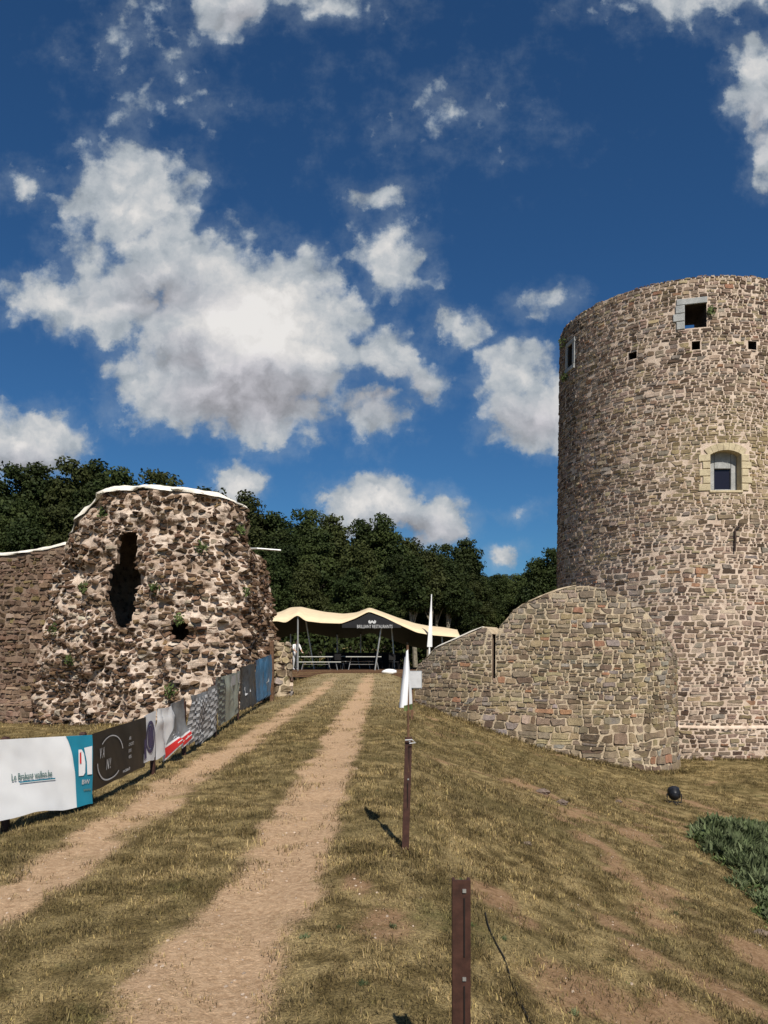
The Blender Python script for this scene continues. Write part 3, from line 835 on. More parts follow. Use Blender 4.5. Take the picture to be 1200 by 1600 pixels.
def block(S, rect, d0, d1, name, mat, parent, r, bev=0.02):
    """a dressed block on a wall surface, bevelled"""
    s0, s1, z0, z1 = rect; g = 0.006; s0 += g; s1 -= g; z0 += g; z1 -= g; j = lambda: r.uniform(-0.006, 0.006)
    ring = [(s0, z0), (s1, z0), (s1, z1), (s0, z1)]; inn = [(s0 + bev, z0 + bev), (s1 - bev, z0 + bev), (s1 - bev, z1 - bev), (s0 + bev, z1 - bev)]
    L = [(a, b, d0) for a, b in ring] + [(a, b, d1 - bev) for a, b in ring] + [(a + j(), b + j(), d1 + j()) for a, b in inn]
    A = np.array(L); V = S(A[:, 0], A[:, 1], A[:, 2])
    F = [(i, (i + 1) % 4, 4 + (i + 1) % 4, 4 + i) for i in range(4)] + [(4 + i, 4 + (i + 1) % 4, 8 + (i + 1) % 4, 8 + i) for i in range(4)] + [(8, 9, 10, 11), (3, 2, 1, 0)]
    return mesh_obj(name, V, F, mat, parent)
# upper window: grey lintel and left jamb
block(TS, [W_UP[0] - 0.30, W_UP[1] + 0.03, W_UP[3], W_UP[3] + 0.24], -0.5, 0.05, 'lintel', M['greystone'], tower, tr)
zz = W_UP[2] - 0.03
for k in range(3):
    h = (W_UP[3] - W_UP[2] + 0.03) / 3; wd = (0.30, 0.42, 0.33)[k]
    block(TS, [W_UP[0] - wd, W_UP[0], zz, zz + h], -0.5, 0.06, 'jamb_block', M['greystone'], tower, tr); zz += h
# side window, seen edge-on
block(TS, [fr_sd[0], fr_sd[1], W_SIDE[3], fr_sd[3]], -0.4, 0.06, 'lintel', M['greystone'], tower, tr)
block(TS, [fr_sd[0], fr_sd[1], fr_sd[2], W_SIDE[2]], -0.4, 0.08, 'window_sill', M['greystone'], tower, tr)
block(TS, [W_SIDE[1], fr_sd[1], W_SIDE[2], W_SIDE[3]], -0.4, 0.05, 'jamb_block', M['greystone'], tower, tr)
block(TS, [fr_sd[0], W_SIDE[0], W_SIDE[2], W_SIDE[3]], -0.4, 0.05, 'jamb_block', M['greystone'], tower, tr)
# lower window: limestone jambs, segmental arch, recessed grey frame with a dark pane
s0, s1, z0, z1 = W_LO; hgt = z1 - z0
zz = z0 - 0.02
for k in range(5):
    h = (hgt * 0.90 + 0.02) / 5
    wl, wr = ((0.42, 0.28), (0.27, 0.42), (0.40, 0.28), (0.28, 0.40), (0.42, 0.30))[k]
    block(TS, [s0 - wl, s0, zz, zz + h], -0.40, 0.042, 'jamb_block', M['limestone'], tower, tr)
    block(TS, [s1, s1 + wr, zz, zz + h], -0.40, 0.042, 'jamb_block', M['limestone'], tower, tr); zz += h
nv = 7; rise = 0.16; hw = (s1 - s0) / 2; Rr = (hw * hw + rise * rise) / (2 * rise); zc = z1 - Rr; a0 = math.asin(hw / Rr); scn = (s0 + s1) / 2
for k in range(nv):
    b0 = -a0 * 1.12 + 2.24 * a0 * k / nv + 0.004; b1 = -a0 * 1.12 + 2.24 * a0 * (k + 1) / nv - 0.004
    q = []
    for d in (-0.40, 0.03):
        for (an, rr) in ((b0, Rr), (b1, Rr), (b1, Rr + 0.27), (b0, Rr + 0.27)): q.append((scn + rr * math.sin(an), zc + rr * math.cos(an), d))
    A_ = np.array(q); mesh_obj('voussoir', TS(A_[:, 0], A_[:, 1], A_[:, 2]), [(0, 1, 5, 4), (1, 2, 6, 5), (2, 3, 7, 6), (3, 0, 4, 7), (4, 5, 6, 7)], M['limestone'], tower)
lining([s0, s1, z0, z1], 0.42, tower, TS, M['limestone'])
win = []
fw = hw * 0.58; pz0, pz1 = z0 + 0.10, z0 + hgt * 0.58
dF = -0.30
for rc in ([s0, scn - fw, z0, z1 + 0.02], [scn + fw, s1, z0, z1 + 0.02], [scn - fw, scn + fw, pz1, z1 + 0.02], [scn - fw, scn + fw, z0, pz0]):
    win.append(block(TS, rc, -0.42, dF, 'window_frame', M['greystone'], tower, tr, 0.012))
mesh_obj('window_pane', TS(np.array([scn - fw, scn + fw, scn + fw, scn - fw]), np.array([pz0, pz0, pz1, pz1]), np.full(4, -0.385)), [(0, 1, 2, 3)], M['glass'], win[0])
block(TS, [s0 - 0.05, s1 + 0.05, z0 - 0.10, z0 + 0.005], -0.3, 0.06, 'window_sill', M['limestone'], tower, tr)
# iron wall anchor
a_, b_ = t_sz(1147, 843); c_ = t_sz(1147, 826)[1]; d_ = t_sz(1147, 862)[1]
MB().tube([TS(np.array([a_ + q[0]]), np.array([q[1]]), np.array([q[2]]))[0] for q in ((0, d_, 0.05), (0, b_, 0.09), (0, c_ - 0.05, 0.09), (0.06, c_ + 0.03, 0.10), (0.20, c_ + 0.10, 0.09))], 0.035, 6).build('iron_anchor', M['iron'], tower)


# ------------------------------------------------------------------ low rounded wall in front of the tower
lw_plan = [((x - HX) / FPX * Y, Y) for x, Y in ((648, 27.2), (690, 26.3), (740, 25.6), (800, 25.0), (870, 24.5), (940, 24.2), (995, 24.25), (1030, 24.6))] + [(9.62, 25.35), (9.98, 26.4), (9.90, 27.9)]
lw_prof = [(648, 1048), (655, 1036), (668, 1026), (680, 1013), (700, 1003), (730, 990), (757, 978), (763, 982), (768, 990), (776, 990), (780, 978), (790, 966), (800, 955), (815, 946), (830, 938), (850, 930), (870, 922), (890, 917), (905, 914), (925, 915), (940, 918), (958, 923), (975, 930), (988, 937), (1000, 945), (1013, 956), (1025, 970)]
LW = Wall(lw_plan, lw_prof, -3.0, 0.025, 1.1)
LW.ps = np.append(LW.ps, [LW.s_at(1030) + 0.55, LW.s_at(1030) + 1.1, LW.L]); LW.pz = np.append(LW.pz, [1.92, 1.55, 1.2])
lowwall = root('gatehouse_wall', (LW.C[200][0], LW.C[200][1], -2.6), 'low rounded rubble stone wall with an arrow slit in front of the tall tower', 'wall')
SL_S, SL_Z1 = LW.px_to_sz(772, 988); SL_Z0 = LW.px_to_sz(772, 1060)[1]
slit = lambda s, z: (np.abs(s - SL_S) < 0.035) & (z > SL_Z0) 
LW.core('mortar_core', M['mortar_low'], lowwall, 0.06, 0.14, [slit], 1.05, M['mortar_curtain'])  # slit lining borrows the darker curtain mortar: its shade is in the colour
lr = random.Random(5)
stones = []
for poly in courses(0, LW.L, -3.0, 4.3, lambda z: 0.142 + 0.050 * float(ss(-z, -0.6, 1.8)), 1.75, lr, 83, 0.8, 0.18, 0.28):
    A, c = area_c(poly)
    if A < 0.004 or not (0 <= c[0] <= LW.L): continue
    t0 = float(LW.top(c[0]))
    if c[1] > t0 + 0.02: continue
    sl_ = float((LW.top(c[0] + 0.1) - LW.top(c[0] - 0.1)) / 0.2); sl_ = max(-2, min(2, sl_))
    poly = clip(poly, -sl_, 1, t0 + 0.015 + 0.16 * (float(vn(c[0] * 3.1, 1.5, 14)) - 0.45) - sl_ * c[0]); poly = clip(poly, -1, 0, 0) if len(poly) > 2 else poly
    if len(poly) >= 3: poly = clip(poly, 1, 0, LW.L)
    if len(poly) < 3: continue
    if c[1] > SL_Z0 - 0.05: poly = cut_rect(poly, c, [SL_S - 0.06, SL_S + 0.06, SL_Z0 - 0.02, 5])
    if poly is None or len(poly) < 3: continue
    near_slit = abs(c[0] - SL_S) < 0.6 and c[1] > SL_Z0 - 0.4
    g = stone_geo(poly, lr.uniform(0.022, 0.04) if near_slit else lr.uniform(0.008, 0.024), lr.uniform(0.008, 0.045), lr, 0.10, 0.008)
    if g: stones.append(g)
nr = np.random.default_rng(8)
pal_low = palette([(3, (0.315, 0.245, 0.150)), (4, (0.270, 0.208, 0.142)), (4, (0.250, 0.186, 0.132)), (1.5, (0.35, 0.275, 0.165)), (2.2, (0.160, 0.115, 0.078)), (1.4, (0.275, 0.235, 0.20)), (0.45, (0.36, 0.19, 0.115)), (0.6, (0.49, 0.40, 0.29))], nr, 0.17)
pal_top = palette([(4, (0.250, 0.200, 0.150)), (3, (0.30, 0.245, 0.19)), (2, (0.205, 0.16, 0.118))], nr, 0.15)
def col_l(c, px, py):
    d = float(LW.top(c[0])) - c[1]
    return pal_top(c, px, py) if d < nr.uniform(0.3, 1.1) else pal_low(c, px, py)
lay_stones(lowwall, LW.S, stones, col_l, M['stone_low'], 'wall_stones')
LW.cap('lime_capping', M['cap'], lowwall, LW.s_at(664), LW.s_at(752), 0.07, 0.02, 0.03, 4)
LW.cap('lime_capping', M['mortar_low'], lowwall, LW.s_at(796), LW.s_at(900), 0.05, 0.0, 0.07, 9)


# ------------------------------------------------------------------ ruined gate tower on the left
def ruin_disp(s, z):
    return (fbm(s * 0.55, z * 0.55, 21, 2) - 0.5) * 0.55 + (fbm(s * 1.7, z * 2.4, 33, 2) - 0.5) * 0.34 + (fbm(s * 3.6, z * 6.5, 37, 2) - 0.5) * 0.15
ru_plan = [((x - HX) / FPX * Y, Y) for x, Y in ((70, 26.2), (105, 25.4), (150, 24.8), (210, 24.4), (280, 24.2), (340, 24.4), (385, 25.0))] + [(-4.28, 26.0), (-4.12, 27.2), (-4.3, 28.9)]
ru_prof = [(70, 872), (85, 850), (100, 832), (118, 806), (140, 782), (155, 768), (185, 762), (230, 761), (270, 766), (300, 768), (335, 773), (360, 780), (375, 787), (385, 790)]
RU = Wall(ru_plan, ru_prof, -1.9, 0.07, 3.0, ruin_disp)
RU.zref = 2.2
e0 = RU.s_at(386)
RU.ps = np.append(RU.ps, [e0 + 0.45, e0 + 0.5, e0 + 1.1, e0 + 1.3, RU.L]); RU.pz = np.append(RU.pz, [6.25, 5.9, 5.55, 5.0, 4.7])
ruin = root('ruined_gate_tower', (-7.2, 24.6, -1.6), 'ruined rough stone gate tower with white capping and a tall dark breach', 'ruin')
def ell(cx, cy, rx, ry, p=2.0, sd=1):
    c = RU.px_to_sz(cx, cy); k = 24.5 / FPX
    def f(s, z):
        w = 0.16 * (fbm(s * 2.5, z * 2.5, sd, 3) - 0.5) * 2
        return (np.abs((s - c[0]) / (rx * k)) ** p + np.abs((z - c[1]) / (ry * k)) ** p) < (1 + w * 2)
    return f
rh = [ell(193, 878, 18, 50, 2.4, 2), ell(280, 985, 14, 15, 2.0, 6), ell(192, 950, 16, 32, 2.0, 9), ell(180, 918, 19, 44, 2.0, 12), ell(203, 905, 12, 26, 2.0, 15)]
RU.core('mortar_core', M['mortar_ruin'], ruin, 0.055, 0.05, rh, 0.16, M['mortar_curtain'])  # breach and hole edges lined in darker mortar, painting in their shade
rr_ = random.Random(23)
sp = seeds(0, RU.L, -1.9, 7.2, lambda z: 0.118, 2.1, 0.34, rr_)
stones = []
def fl(s, z): return float(fbm(np.array([s * 0.5]), np.array([z * 0.5]), 77, 2)[0])
for P_, poly in zip(sp, voronoi(sp, 1.75)):
    if poly is None: continue
    A, c = area_c(poly)
    if A < 0.006 or not (0 <= c[0] <= RU.L): continue
    if c[1] > float(RU.top(c[0])) - 0.02: continue
    if any(bool(h(np.array([c[0]]), np.array([c[1]]))[0]) for h in rh): continue
    if rr_.random() < 0.12 + 0.25 * (fl(c[0], c[1]) > 0.58): continue                                      # fallen out: only its bed is left
    big = rr_.random() < 0.22
    g = stone_geo(poly, rr_.uniform(0.006, 0.032), rr_.uniform(0.07, 0.15) if big else rr_.uniform(-0.01, 0.07), rr_, 0.5, 0.014, rr_.uniform(0.70, 0.95), 0.012)
    if g: stones.append(g)
nr = np.random.default_rng(18)
pal_r = palette([(5, (0.150, 0.092, 0.056)), (4, (0.115, 0.070, 0.043)), (3, (0.205, 0.135, 0.088)), (2.0, (0.34, 0.265, 0.20)), (1.0, (0.50, 0.41, 0.33)), (0.8, (0.23, 0.15, 0.08)), (3, (0.075, 0.045, 0.028))], nr, 0.22)
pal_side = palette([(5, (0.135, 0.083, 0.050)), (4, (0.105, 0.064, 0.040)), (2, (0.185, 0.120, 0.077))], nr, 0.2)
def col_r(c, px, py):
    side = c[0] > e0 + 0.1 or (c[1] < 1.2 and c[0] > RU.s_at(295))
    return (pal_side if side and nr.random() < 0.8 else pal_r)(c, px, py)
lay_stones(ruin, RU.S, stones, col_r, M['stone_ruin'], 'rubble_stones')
RU.cap('lime_capping', M['cap'], ruin, RU.s_at(98), e0 + 0.44, 0.20, 0.09, 0.13, 3)
RU.cap('lime_capping', M['cap'], ruin, e0 + 0.52, e0 + 1.12, 0.16, 0.08, 0.10, 5)
# rod standing out of the ruin
pr = PX(402, 857, 27.0); pe = PX(439, 860, 27.0)
tag(MB().tube([(pr[0] - 0.8, 27.1, pr[2]), (pr[0], 27.0, pr[2]), pe], 0.035, 8).build('metal_rod', M['alu']), 'thin pale metal rod sticking out of the ruin towards the trees', 'rod')

# curtain wall running off to the left
cw_plan = [(-22, 30.0), (-17, 28.4), (-13.6, 27.0), (-11.6, 26.3), (-10.2, 26.1)]
CW = Wall(cw_plan, [(-60, 868), (-20, 868), (20, 866), (55, 861), (75, 857), (100, 850)], -1.8, 0.02, 1.2, lambda s, z: (fbm(s * 1.2, z * 1.2, 41, 2) - 0.5) * 0.12 + 0.35 * (1 - ss(z, -0.35, -0.1)))
curtain = root('curtain_wall', (-14, 27.2, -1.6), 'brown stone curtain wall with thin white capping at the left edge', 'wall')
CW.core('mortar_core', M['mortar_curtain'], curtain, 0.15, 0.12)
cr = random.Random(31)
stones = []
for poly in courses(0, CW.L, -1.8, 5.6, lambda z: 0.135, 1.8, cr, 91, 0.9, 0.15, 0.30):
    A, c = area_c(poly)
    if A < 0.004 or not (0 <= c[0] <= CW.L) or c[1] > float(CW.top(c[0])) - 0.03: continue
    g = stone_geo(poly, cr.uniform(0.006, 0.026), cr.uniform(-0.005, 0.09), cr, 0.35, 0.012, 0.86)
    if g: stones.append(g)
nr = np.random.default_rng(28)
pal_c = palette([(5, (0.180, 0.118, 0.080)), (4, (0.138, 0.089, 0.060)), (3, (0.230, 0.158, 0.112)), (1, (0.26, 0.19, 0.14)), (0.8, (0.20, 0.15, 0.07))], nr, 0.2)
lay_stones(curtain, CW.S, stones, pal_c, M['stone_curtain'], 'wall_stones')
CW.cap('lime_capping', M['cap'], curtain, 0.2, CW.L - 0.3, 0.13, 0.05, 0.06, 8)

# gate stub at the end of the banner fence
gs_plan = [(-3.98, 27.75), (-3.93, 27.25), (-3.75, 27.0), (-3.48, 26.98), (-3.34, 27.15), (-3.32, 27.7)]
GS = Wall(gs_plan, [(424, 1004), (430, 1003), (440, 1006), (446, 1009)], -0.3, 0.03, 0.32, lambda s, z: (fbm(s * 3, z * 3, 51, 2) - 0.5) * 0.12)
GS.pz[:] = [1.85, 1.88, 1.80, 1.72]
stub = root('gate_stub', (-3.65, 27.2, -0.2), 'short broken stone gate stub at the far end of the banners', 'pillar')
GS.core('mortar_core', M['mortar_low'], stub, 0.08, 0.1)
gr_ = random.Random(41); stones = []
sp = seeds(0, GS.L, -0.3, 2.0, lambda z: 0.2, 1.4, 0.25, gr_)
for P_, poly in zip(sp, voronoi(sp, 1.4)):
    if poly is None: continue
    A, c = area_c(poly)
    if A < 0.004 or not (0 <= c[0] <= GS.L) or c[1] > 1.82: continue
    g = stone_geo(poly, gr_.uniform(0.01, 0.03), gr_.uniform(0.01, 0.09), gr_, 0.3, 0.01)
    if g: stones.append(g)
lay_stones(stub, GS.S, stones, pal_low, M['stone_low'], 'rubble_stones')


# ------------------------------------------------------------------ fences, banners, flags
def fence_x(Y): return -2.95 - 0.80 * float(ss(Y, 9, 27))
def fence_Y(px):
    lo, hi = 2.0, 60.0
    for _ in range(50):
        m = (lo + hi) / 2
        if HX + FPX * fence_x(m) / m < px: lo = m
        else: hi = m
    return (lo + hi) / 2

def steel_post(name, x, y, h, label, group, w=0.062, lean=(0, 0)):
    z = gz1(x, y)
    o = root(name, (x, y, z - 0.02), label, 'post', group)
    t = 0.034
    def at(dx, dy, f): return (x + dx + lean[0] * f, y + dy + lean[1] * f)
    # rolled U section: web with two flanges and a centre rib
    for nm, dx, sx, dy, sy in (('web', 0, w, 0.0, 0.010), ('flange', -w / 2 + 0.005, 0.010, 0.018, 0.026), ('flange', w / 2 - 0.005, 0.010, 0.018, 0.026)):
        m = MB(); V = []
        for f, zz in ((0, z - 0.25), (1, z + h)):
            cx, cy = at(dx, dy, f)
            V += [(cx - sx / 2, cy - sy / 2, zz), (cx + sx / 2, cy - sy / 2, zz), (cx + sx / 2, cy + sy / 2, zz), (cx - sx / 2, cy + sy / 2, zz)]
        m.add(V, [(0, 3, 2, 1), (4, 5, 6, 7), (0, 1, 5, 4), (1, 2, 6, 5), (2, 3, 7, 6), (3, 0, 4, 7)]); m.build(nm, M['post'], o)
    # slots punched in the web
    for k in range(int((h - 0.10) / 0.30)):
        zz = z + h - 0.16 - k * 0.30; f = (zz - z) / h; cx, cy = at(0.009, -0.0065, f)
        MB().box((cx, cy, zz), (0.005, 0.004, 0.20)).build('slot', M['slot'], o)
        cx, cy = at(0.009, -0.0075, (zz + 0.125 - z) / h); MB().box((cx, cy, zz + 0.125), (0.012, 0.006, 0.012)).build('wire_clip', M['alu'], o)
    return o
p1 = PX(721, 1375, 2.62)
steel_post('fence_post', p1[0], 2.62, p1[2] - gz1(p1[0], 2.62), 'thick dark brown steel post cut off by the bottom edge of the picture', 'brown steel fence posts', 0.062)
p2 = PX(632, 1320, 6.15)
steel_post('fence_post', p2[0], 6.15, 0.90, 'slim leaning brown steel post below the white flag', 'brown steel fence posts', 0.056, (0.035, 0.05))

# flag on its stick, tied to the second post
fb_ = Vector((p2[0] + 0.035, 6.19, gz1(p2[0], 6.15) + 0.62)); ft = Vector((p2[0] + 0.028, 6.26, EYE + (HY - 1008) / FPX * 6.25))
flag = root('hand_flag', fb_, 'white flag hanging limp on a thin stick at the slim post', 'flag')
MB().tube([fb_, (fb_ + ft) / 2, ft], 0.010, 6).build('flag_stick', M['timber'], flag)
nu, nw = 14, 22; V = []; 
for i in range(nu):
    for k in range(nw):
        u = i / (nu - 1); w = k / (nw - 1)
        zz = ft.z - 0.02 - w * (0.46 - 0.03 * u) - 0.08 * u * (1 - w * 0.2)
        xx = ft.x - 0.046 * u * (0.35 + 1.0 * w) + 0.030 * math.sin(u * 11 + w * 2.0) * (0.3 + w) * 0.8
        yy = ft.y - 0.015 + 0.050 * math.sin(u * 13 + 1 + w) * (0.3 + w)
        V.append((xx + 0.012 * w, yy, zz))
F = [(i * nw + k, (i + 1) * nw + k, (i + 1) * nw + k + 1, i * nw + k + 1) for i in range(nu - 1) for k in range(nw - 1)]
mesh_obj('flag_cloth', V, F, M['cloth'], flag, smooth=True)
hem = [V[i * nw + nw - 1] for i in range(nu)]
MB().add([h for h in hem] + [(h[0] + 0.004, h[1], h[2] - 0.045) for h in hem], [(i, i + 1, nu + i + 1, nu + i) for i in range(nu // 2)]).build('dark_hem', M['weed'], flag)
MB().tube([(p2[0] + 0.006, 6.17, fb_.z + 0.26), (p2[0] + 0.06, 6.16, fb_.z + 0.265), (p2[0] + 0.09, 6.165, fb_.z + 0.24), (p2[0] + 0.04, 6.16, fb_.z + 0.235)], 0.005, 5).build('wire_tie', M['lightprint'], flag)

# small information board near the end of the low wall
ib = PX(649, 1062, 19.0)
board = root('information_board', (ib[0], 19.0, gz1(ib[0], 19.0)), 'small grey information board on a post beside the white flag', 'sign')
MB().box((ib[0], 19.0, ib[2]), (0.29, 0.03, 0.40)).build('panel', M['lightprint'], board)
MB().box((ib[0], 19.02, ib[2]), (0.33, 0.012, 0.44)).build('panel_frame', M['alu'], board)
MB().box((ib[0] - 0.08, 19.06, (ib[2] + gz1(ib[0], 19.0)) / 2 - 0.1), (0.07, 0.06, ib[2] - gz1(ib[0], 19.0) + 0.25)).build('post', M['timber'], board)

# --- banners
class Banner:
    def __init__(self, x0, t0, b0, x1, t1, b1, wr=0.03, sag=0.0, seed=1, Y0=None):
        Y1 = fence_Y(x1)
        if Y0 is None: Y0 = fence_Y(x0); ax_ = fence_x(Y0)
        else: ax_ = (x0 - HX) / FPX * Y0
        self.A = np.array([ax_, Y0]); self.B = np.array([fence_x(Y1), Y1])
        zf = lambda y, Y: EYE + (HY - y) / FPX * Y
        self.z = (zf(t0, Y0), zf(b0, Y0), zf(t1, Y1), zf(b1, Y1)); self.wr = wr; self.sag = sag; self.seed = seed
        d = self.B - self.A; self.L = float(np.linalg.norm(d)); d /= self.L; self.n = np.array([d[1], -d[0]])
        self.H = (self.z[0] - self.z[1] + self.z[2] - self.z[3]) / 2
    def P(self, u, v, off=0.0):
        """u along, v from bottom (0) to top (1)"""
        u = np.asarray(u, float); v = np.asarray(v, float)
        zt = self.z[0] + (self.z[2] - self.z[0]) * u - self.sag * 4 * u * (1 - u); zb = self.z[1] + (self.z[3] - self.z[1]) * u - self.sag * 2.5 * u * (1 - u)
        w = self.wr * ((fbm(u * self.L * 2.6 + v * 1.1, v * 1.4, self.seed, 3) - 0.5) * 2.4 + 0.55 * np.sin(u * self.L * 9 + v * 3 + self.seed) * (1 - 0.5 * v))
        xy = self.A[None] + (self.B - self.A)[None] * u[:, None] + self.n[None] * (w + off)[:, None]
        return np.column_stack([xy, zb + (zt - zb) * v + 1.1 * w * (1 - v)])
    def sheet(self, name, mat, parent, u0=0, u1=1, v0=0, v1=1, off=0.0, n=(60, 24), edge=None):
        uu = np.linspace(0, 1, n[0]); vv = np.linspace(0, 1, n[1]); U, Vv = np.meshgrid(uu, vv, indexing='ij')
        Vq = v0 + (v1 - v0) * Vv; Uq = u0 + (u1 - u0) * U
        if edge is not None:
            l = np.array([edge(q) for q in (v0 + (v1 - v0) * vv)]); Uq = l[None, :] + (u1 - l[None, :]) * U
        P = self.P(Uq.ravel(), Vq.ravel(), np.full(U.size, off))
        F = [(i * n[1] + k, (i + 1) * n[1] + k, (i + 1) * n[1] + k + 1, i * n[1] + k + 1) for i in range(n[0] - 1) for k in range(n[1] - 1)]
        return mesh_obj(name, P, F, mat, parent, smooth=True)
    def shape(self, name, pts, mat, parent, off=0.006):
        """flat print outline given in (u, v)"""
        a = np.array(pts); P = self.P(a[:, 0], a[:, 1], np.full(len(a), off)); return mesh_obj(name, P, [tuple(range(len(a)))], mat, parent)
    def ring(self, name, cu, cv, ru, rv, th, mat, parent, off=0.006, n=40, a0=0, a1=2 * math.pi):
        q = []
        for k in range(n + 1):
            a = a0 + (a1 - a0) * k / n
            for f in (1, 1 - th): q.append((cu + ru * f * math.cos(a), cv + rv * f * math.sin(a)))
        a = np.array(q); P = self.P(a[:, 0], a[:, 1], np.full(len(a), off))
        return mesh_obj(name, P, [(2 * i, 2 * i + 2, 2 * i + 3, 2 * i + 1) for i in range(n)], mat, parent)
    def text(self, body, u, v, hv, mat, parent, off=0.006, ustretch=1.0, italic=0.0, name='lettering'):
        cu = bpy.data.curves.new('txt', 'FONT'); cu.body = body; cu.size = 1.0; cu.resolution_u = 3; cu.offset = 0.018
        ob = bpy.data.objects.new('txt', cu); col.objects.link(ob)
        me = ob.to_mesh(); n = len(me.vertices); co = np.zeros(n * 3); me.vertices.foreach_get('co', co); co = co.reshape(-1, 3)
        F = [tuple(p.vertices) for p in me.polygons]; ob.to_mesh_clear(); bpy.data.objects.remove(ob); bpy.data.curves.remove(cu)
        k = hv * self.H / self.L * ustretch
        P = self.P(u + (co[:, 0] + italic * co[:, 1]) * k, v + co[:, 1] * hv, np.full(n, off)); return mesh_obj(name, P, F, mat, parent)

def banner_root(b, label): 
    c = (b.A + b.B) / 2; return root('banner', (c[0], c[1], min(b.z[1], b.z[3])), label, 'banner', 'banners tied along the fence')

B1 = Banner(-22, 1157, 1284, 143, 1148, 1257, 0.022, 0.0, 3, 6.62)
o = banner_root(B1, 'large white and teal banner nearest the camera at the left edge')
edge = lambda v: 0.66 + 0.20 * (1 - v) ** 0.9 if v > 0.0 else 0.86
edge = lambda v: 0.715 + 0.125 * (1 - max(v, 0.0)) ** 0.6 + 0.0 * v
f1 = B1.sheet('white_field', M['white'], o, 0, 0.90, 0, 1, 0.0, (110, 30))
f2 = B1.sheet('teal_field', M['teal'], o, 0.7, 1.0, 0.0, 1, 0.008, (40, 30), edge)
B1.text('Le Brabant wallon.be', 0.21, 0.475, 0.125, M['ink'], f1, 0.012, 0.62)
B1.sheet('underline', M['teal'], f1, 0.28, 0.62, 0.435, 0.452, 0.012, (60, 3))
B1.shape('logo_shape', [(0.835, 0.80), (0.87, 0.80), (0.895, 0.74), (0.908, 0.60), (0.905, 0.46), (0.885, 0.42), (0.835, 0.42)], M['white'], f2, 0.016)
B1.shape('logo_shape', [(0.895, 0.82), (0.985, 0.84), (0.985, 0.43), (0.93, 0.43), (0.925, 0.62)], M['white'], f2, 0.016)
B1.shape('logo_accent', [(0.842, 0.60), (0.860, 0.60), (0.860, 0.77), (0.842, 0.75)], M['red'], f2, 0.020)
B1.text('BW', 0.868, 0.30, 0.09, M['lightprint'], f2, 0.016, 1.1)
B1.text('www', 0.89, 0.20, 0.07, M['ink'], f2, 0.016, 1.0)

B2 = Banner(144, 1147, 1236, 227, 1120, 1197, 0.012, 0.0, 8)
o = banner_root(B2, 'black banner with a pale ring emblem and small text')
f3 = B2.sheet('black_field', M['bblack'], o)
B2.ring('emblem_ring', 0.30, 0.47, 0.235, 0.40, 0.05, M['lightprint'], f3, 0.010, 36, 0.2, 2.3)
B2.ring('emblem_ring', 0.30, 0.47, 0.235, 0.40, 0.06, M['lightprint'], f3, 0.010, 36, 3.2, 5.4)
B2.text('V A', 0.10, 0.52, 0.26, M['lightprint'], f3, 0.010, 0.62, 0.25)
B2.text('N !', 0.22, 0.28, 0.26, M['lightprint'], f3, 0.010, 0.62, 0.25)
for k, (tx, tv) in enumerate((('ASBL', 0.66), ('CONCERTS', 0.54), ('EXPOS', 0.42), ('VISITES', 0.30))): B2.text(tx, 0.62, tv, 0.085, M['lightprint'], f3, 0.010, 0.62)
B2.text('www.chateau.be', 0.52, 0.08, 0.10, M['lightprint'], f3, 0.010, 0.55)

B3 = Banner(225, 1119, 1192, 243, 1110, 1186, 0.012, 0.0, 12)
o = banner_root(B3, 'narrow white banner with a dark violet oval emblem')
B3.sheet('white_field', M['white'], o, n=(10, 14))
B3.ring('emblem_ring', 0.52, 0.50, 0.40, 0.34, 0.22, M['purple'], o, 0.006, 28)
B3.ring('emblem', 0.52, 0.50, 0.27, 0.24, 0.98, M['purple'], o, 0.007, 28)
B3.shape('corner_print', [(0.0, 0.05), (0.18, 0.1), (0.12, 0.55), (0.0, 0.55)], M['purple'], o)

B4 = Banner(243, 1108, 1184, 291, 1088, 1165, 0.085, 0.05, 17)
o = banner_root(B4, 'crumpled white and grey banner with a red stripe at its lower corner')
B4.sheet('white_field', M['white'], o, n=(30, 20))
B4.sheet('grey_print', M['midgrey'], o, 0.40, 1.0, 0.28, 1.0, 0.006, (16, 12), lambda v: 0.34 + 0.30 * v)
B4.sheet('red_stripe', M['red'], o, 0.42, 1.0, 0.04, 0.22, 0.006, (14, 5))
B4.sheet('white_stripe', M['cloth'], o, 0.55, 1.0, 0.12, 0.145, 0.009, (14, 3))

B5 = Banner(291, 1086, 1166, 338, 1062, 1142, 0.085, 0.09, 23)
o = banner_root(B5, 'grey checked mesh banner sagging between its posts')
B5.sheet('grey_field', M['midgrey'], o, n=(30, 20))
cells = []
for i in range(22):
    for k in range(15):
        if (i + k) % 2 == 0 and k < 14: cells.append((i / 22, k / 15))
Vq, Fq = [], []
for (a, b) in cells:
    q = np.array([(a, b), (a + 1 / 22, b), (a + 1 / 22, b + 1 / 15), (a, b + 1 / 15)]); P = B5.P(q[:, 0], q[:, 1], np.full(4, 0.006)); n = len(Vq); Vq += P.tolist(); Fq.append((n, n + 1, n + 2, n + 3))
tag(mesh_obj('check_print', Vq, Fq, M['lightprint'], o), kind='stuff')

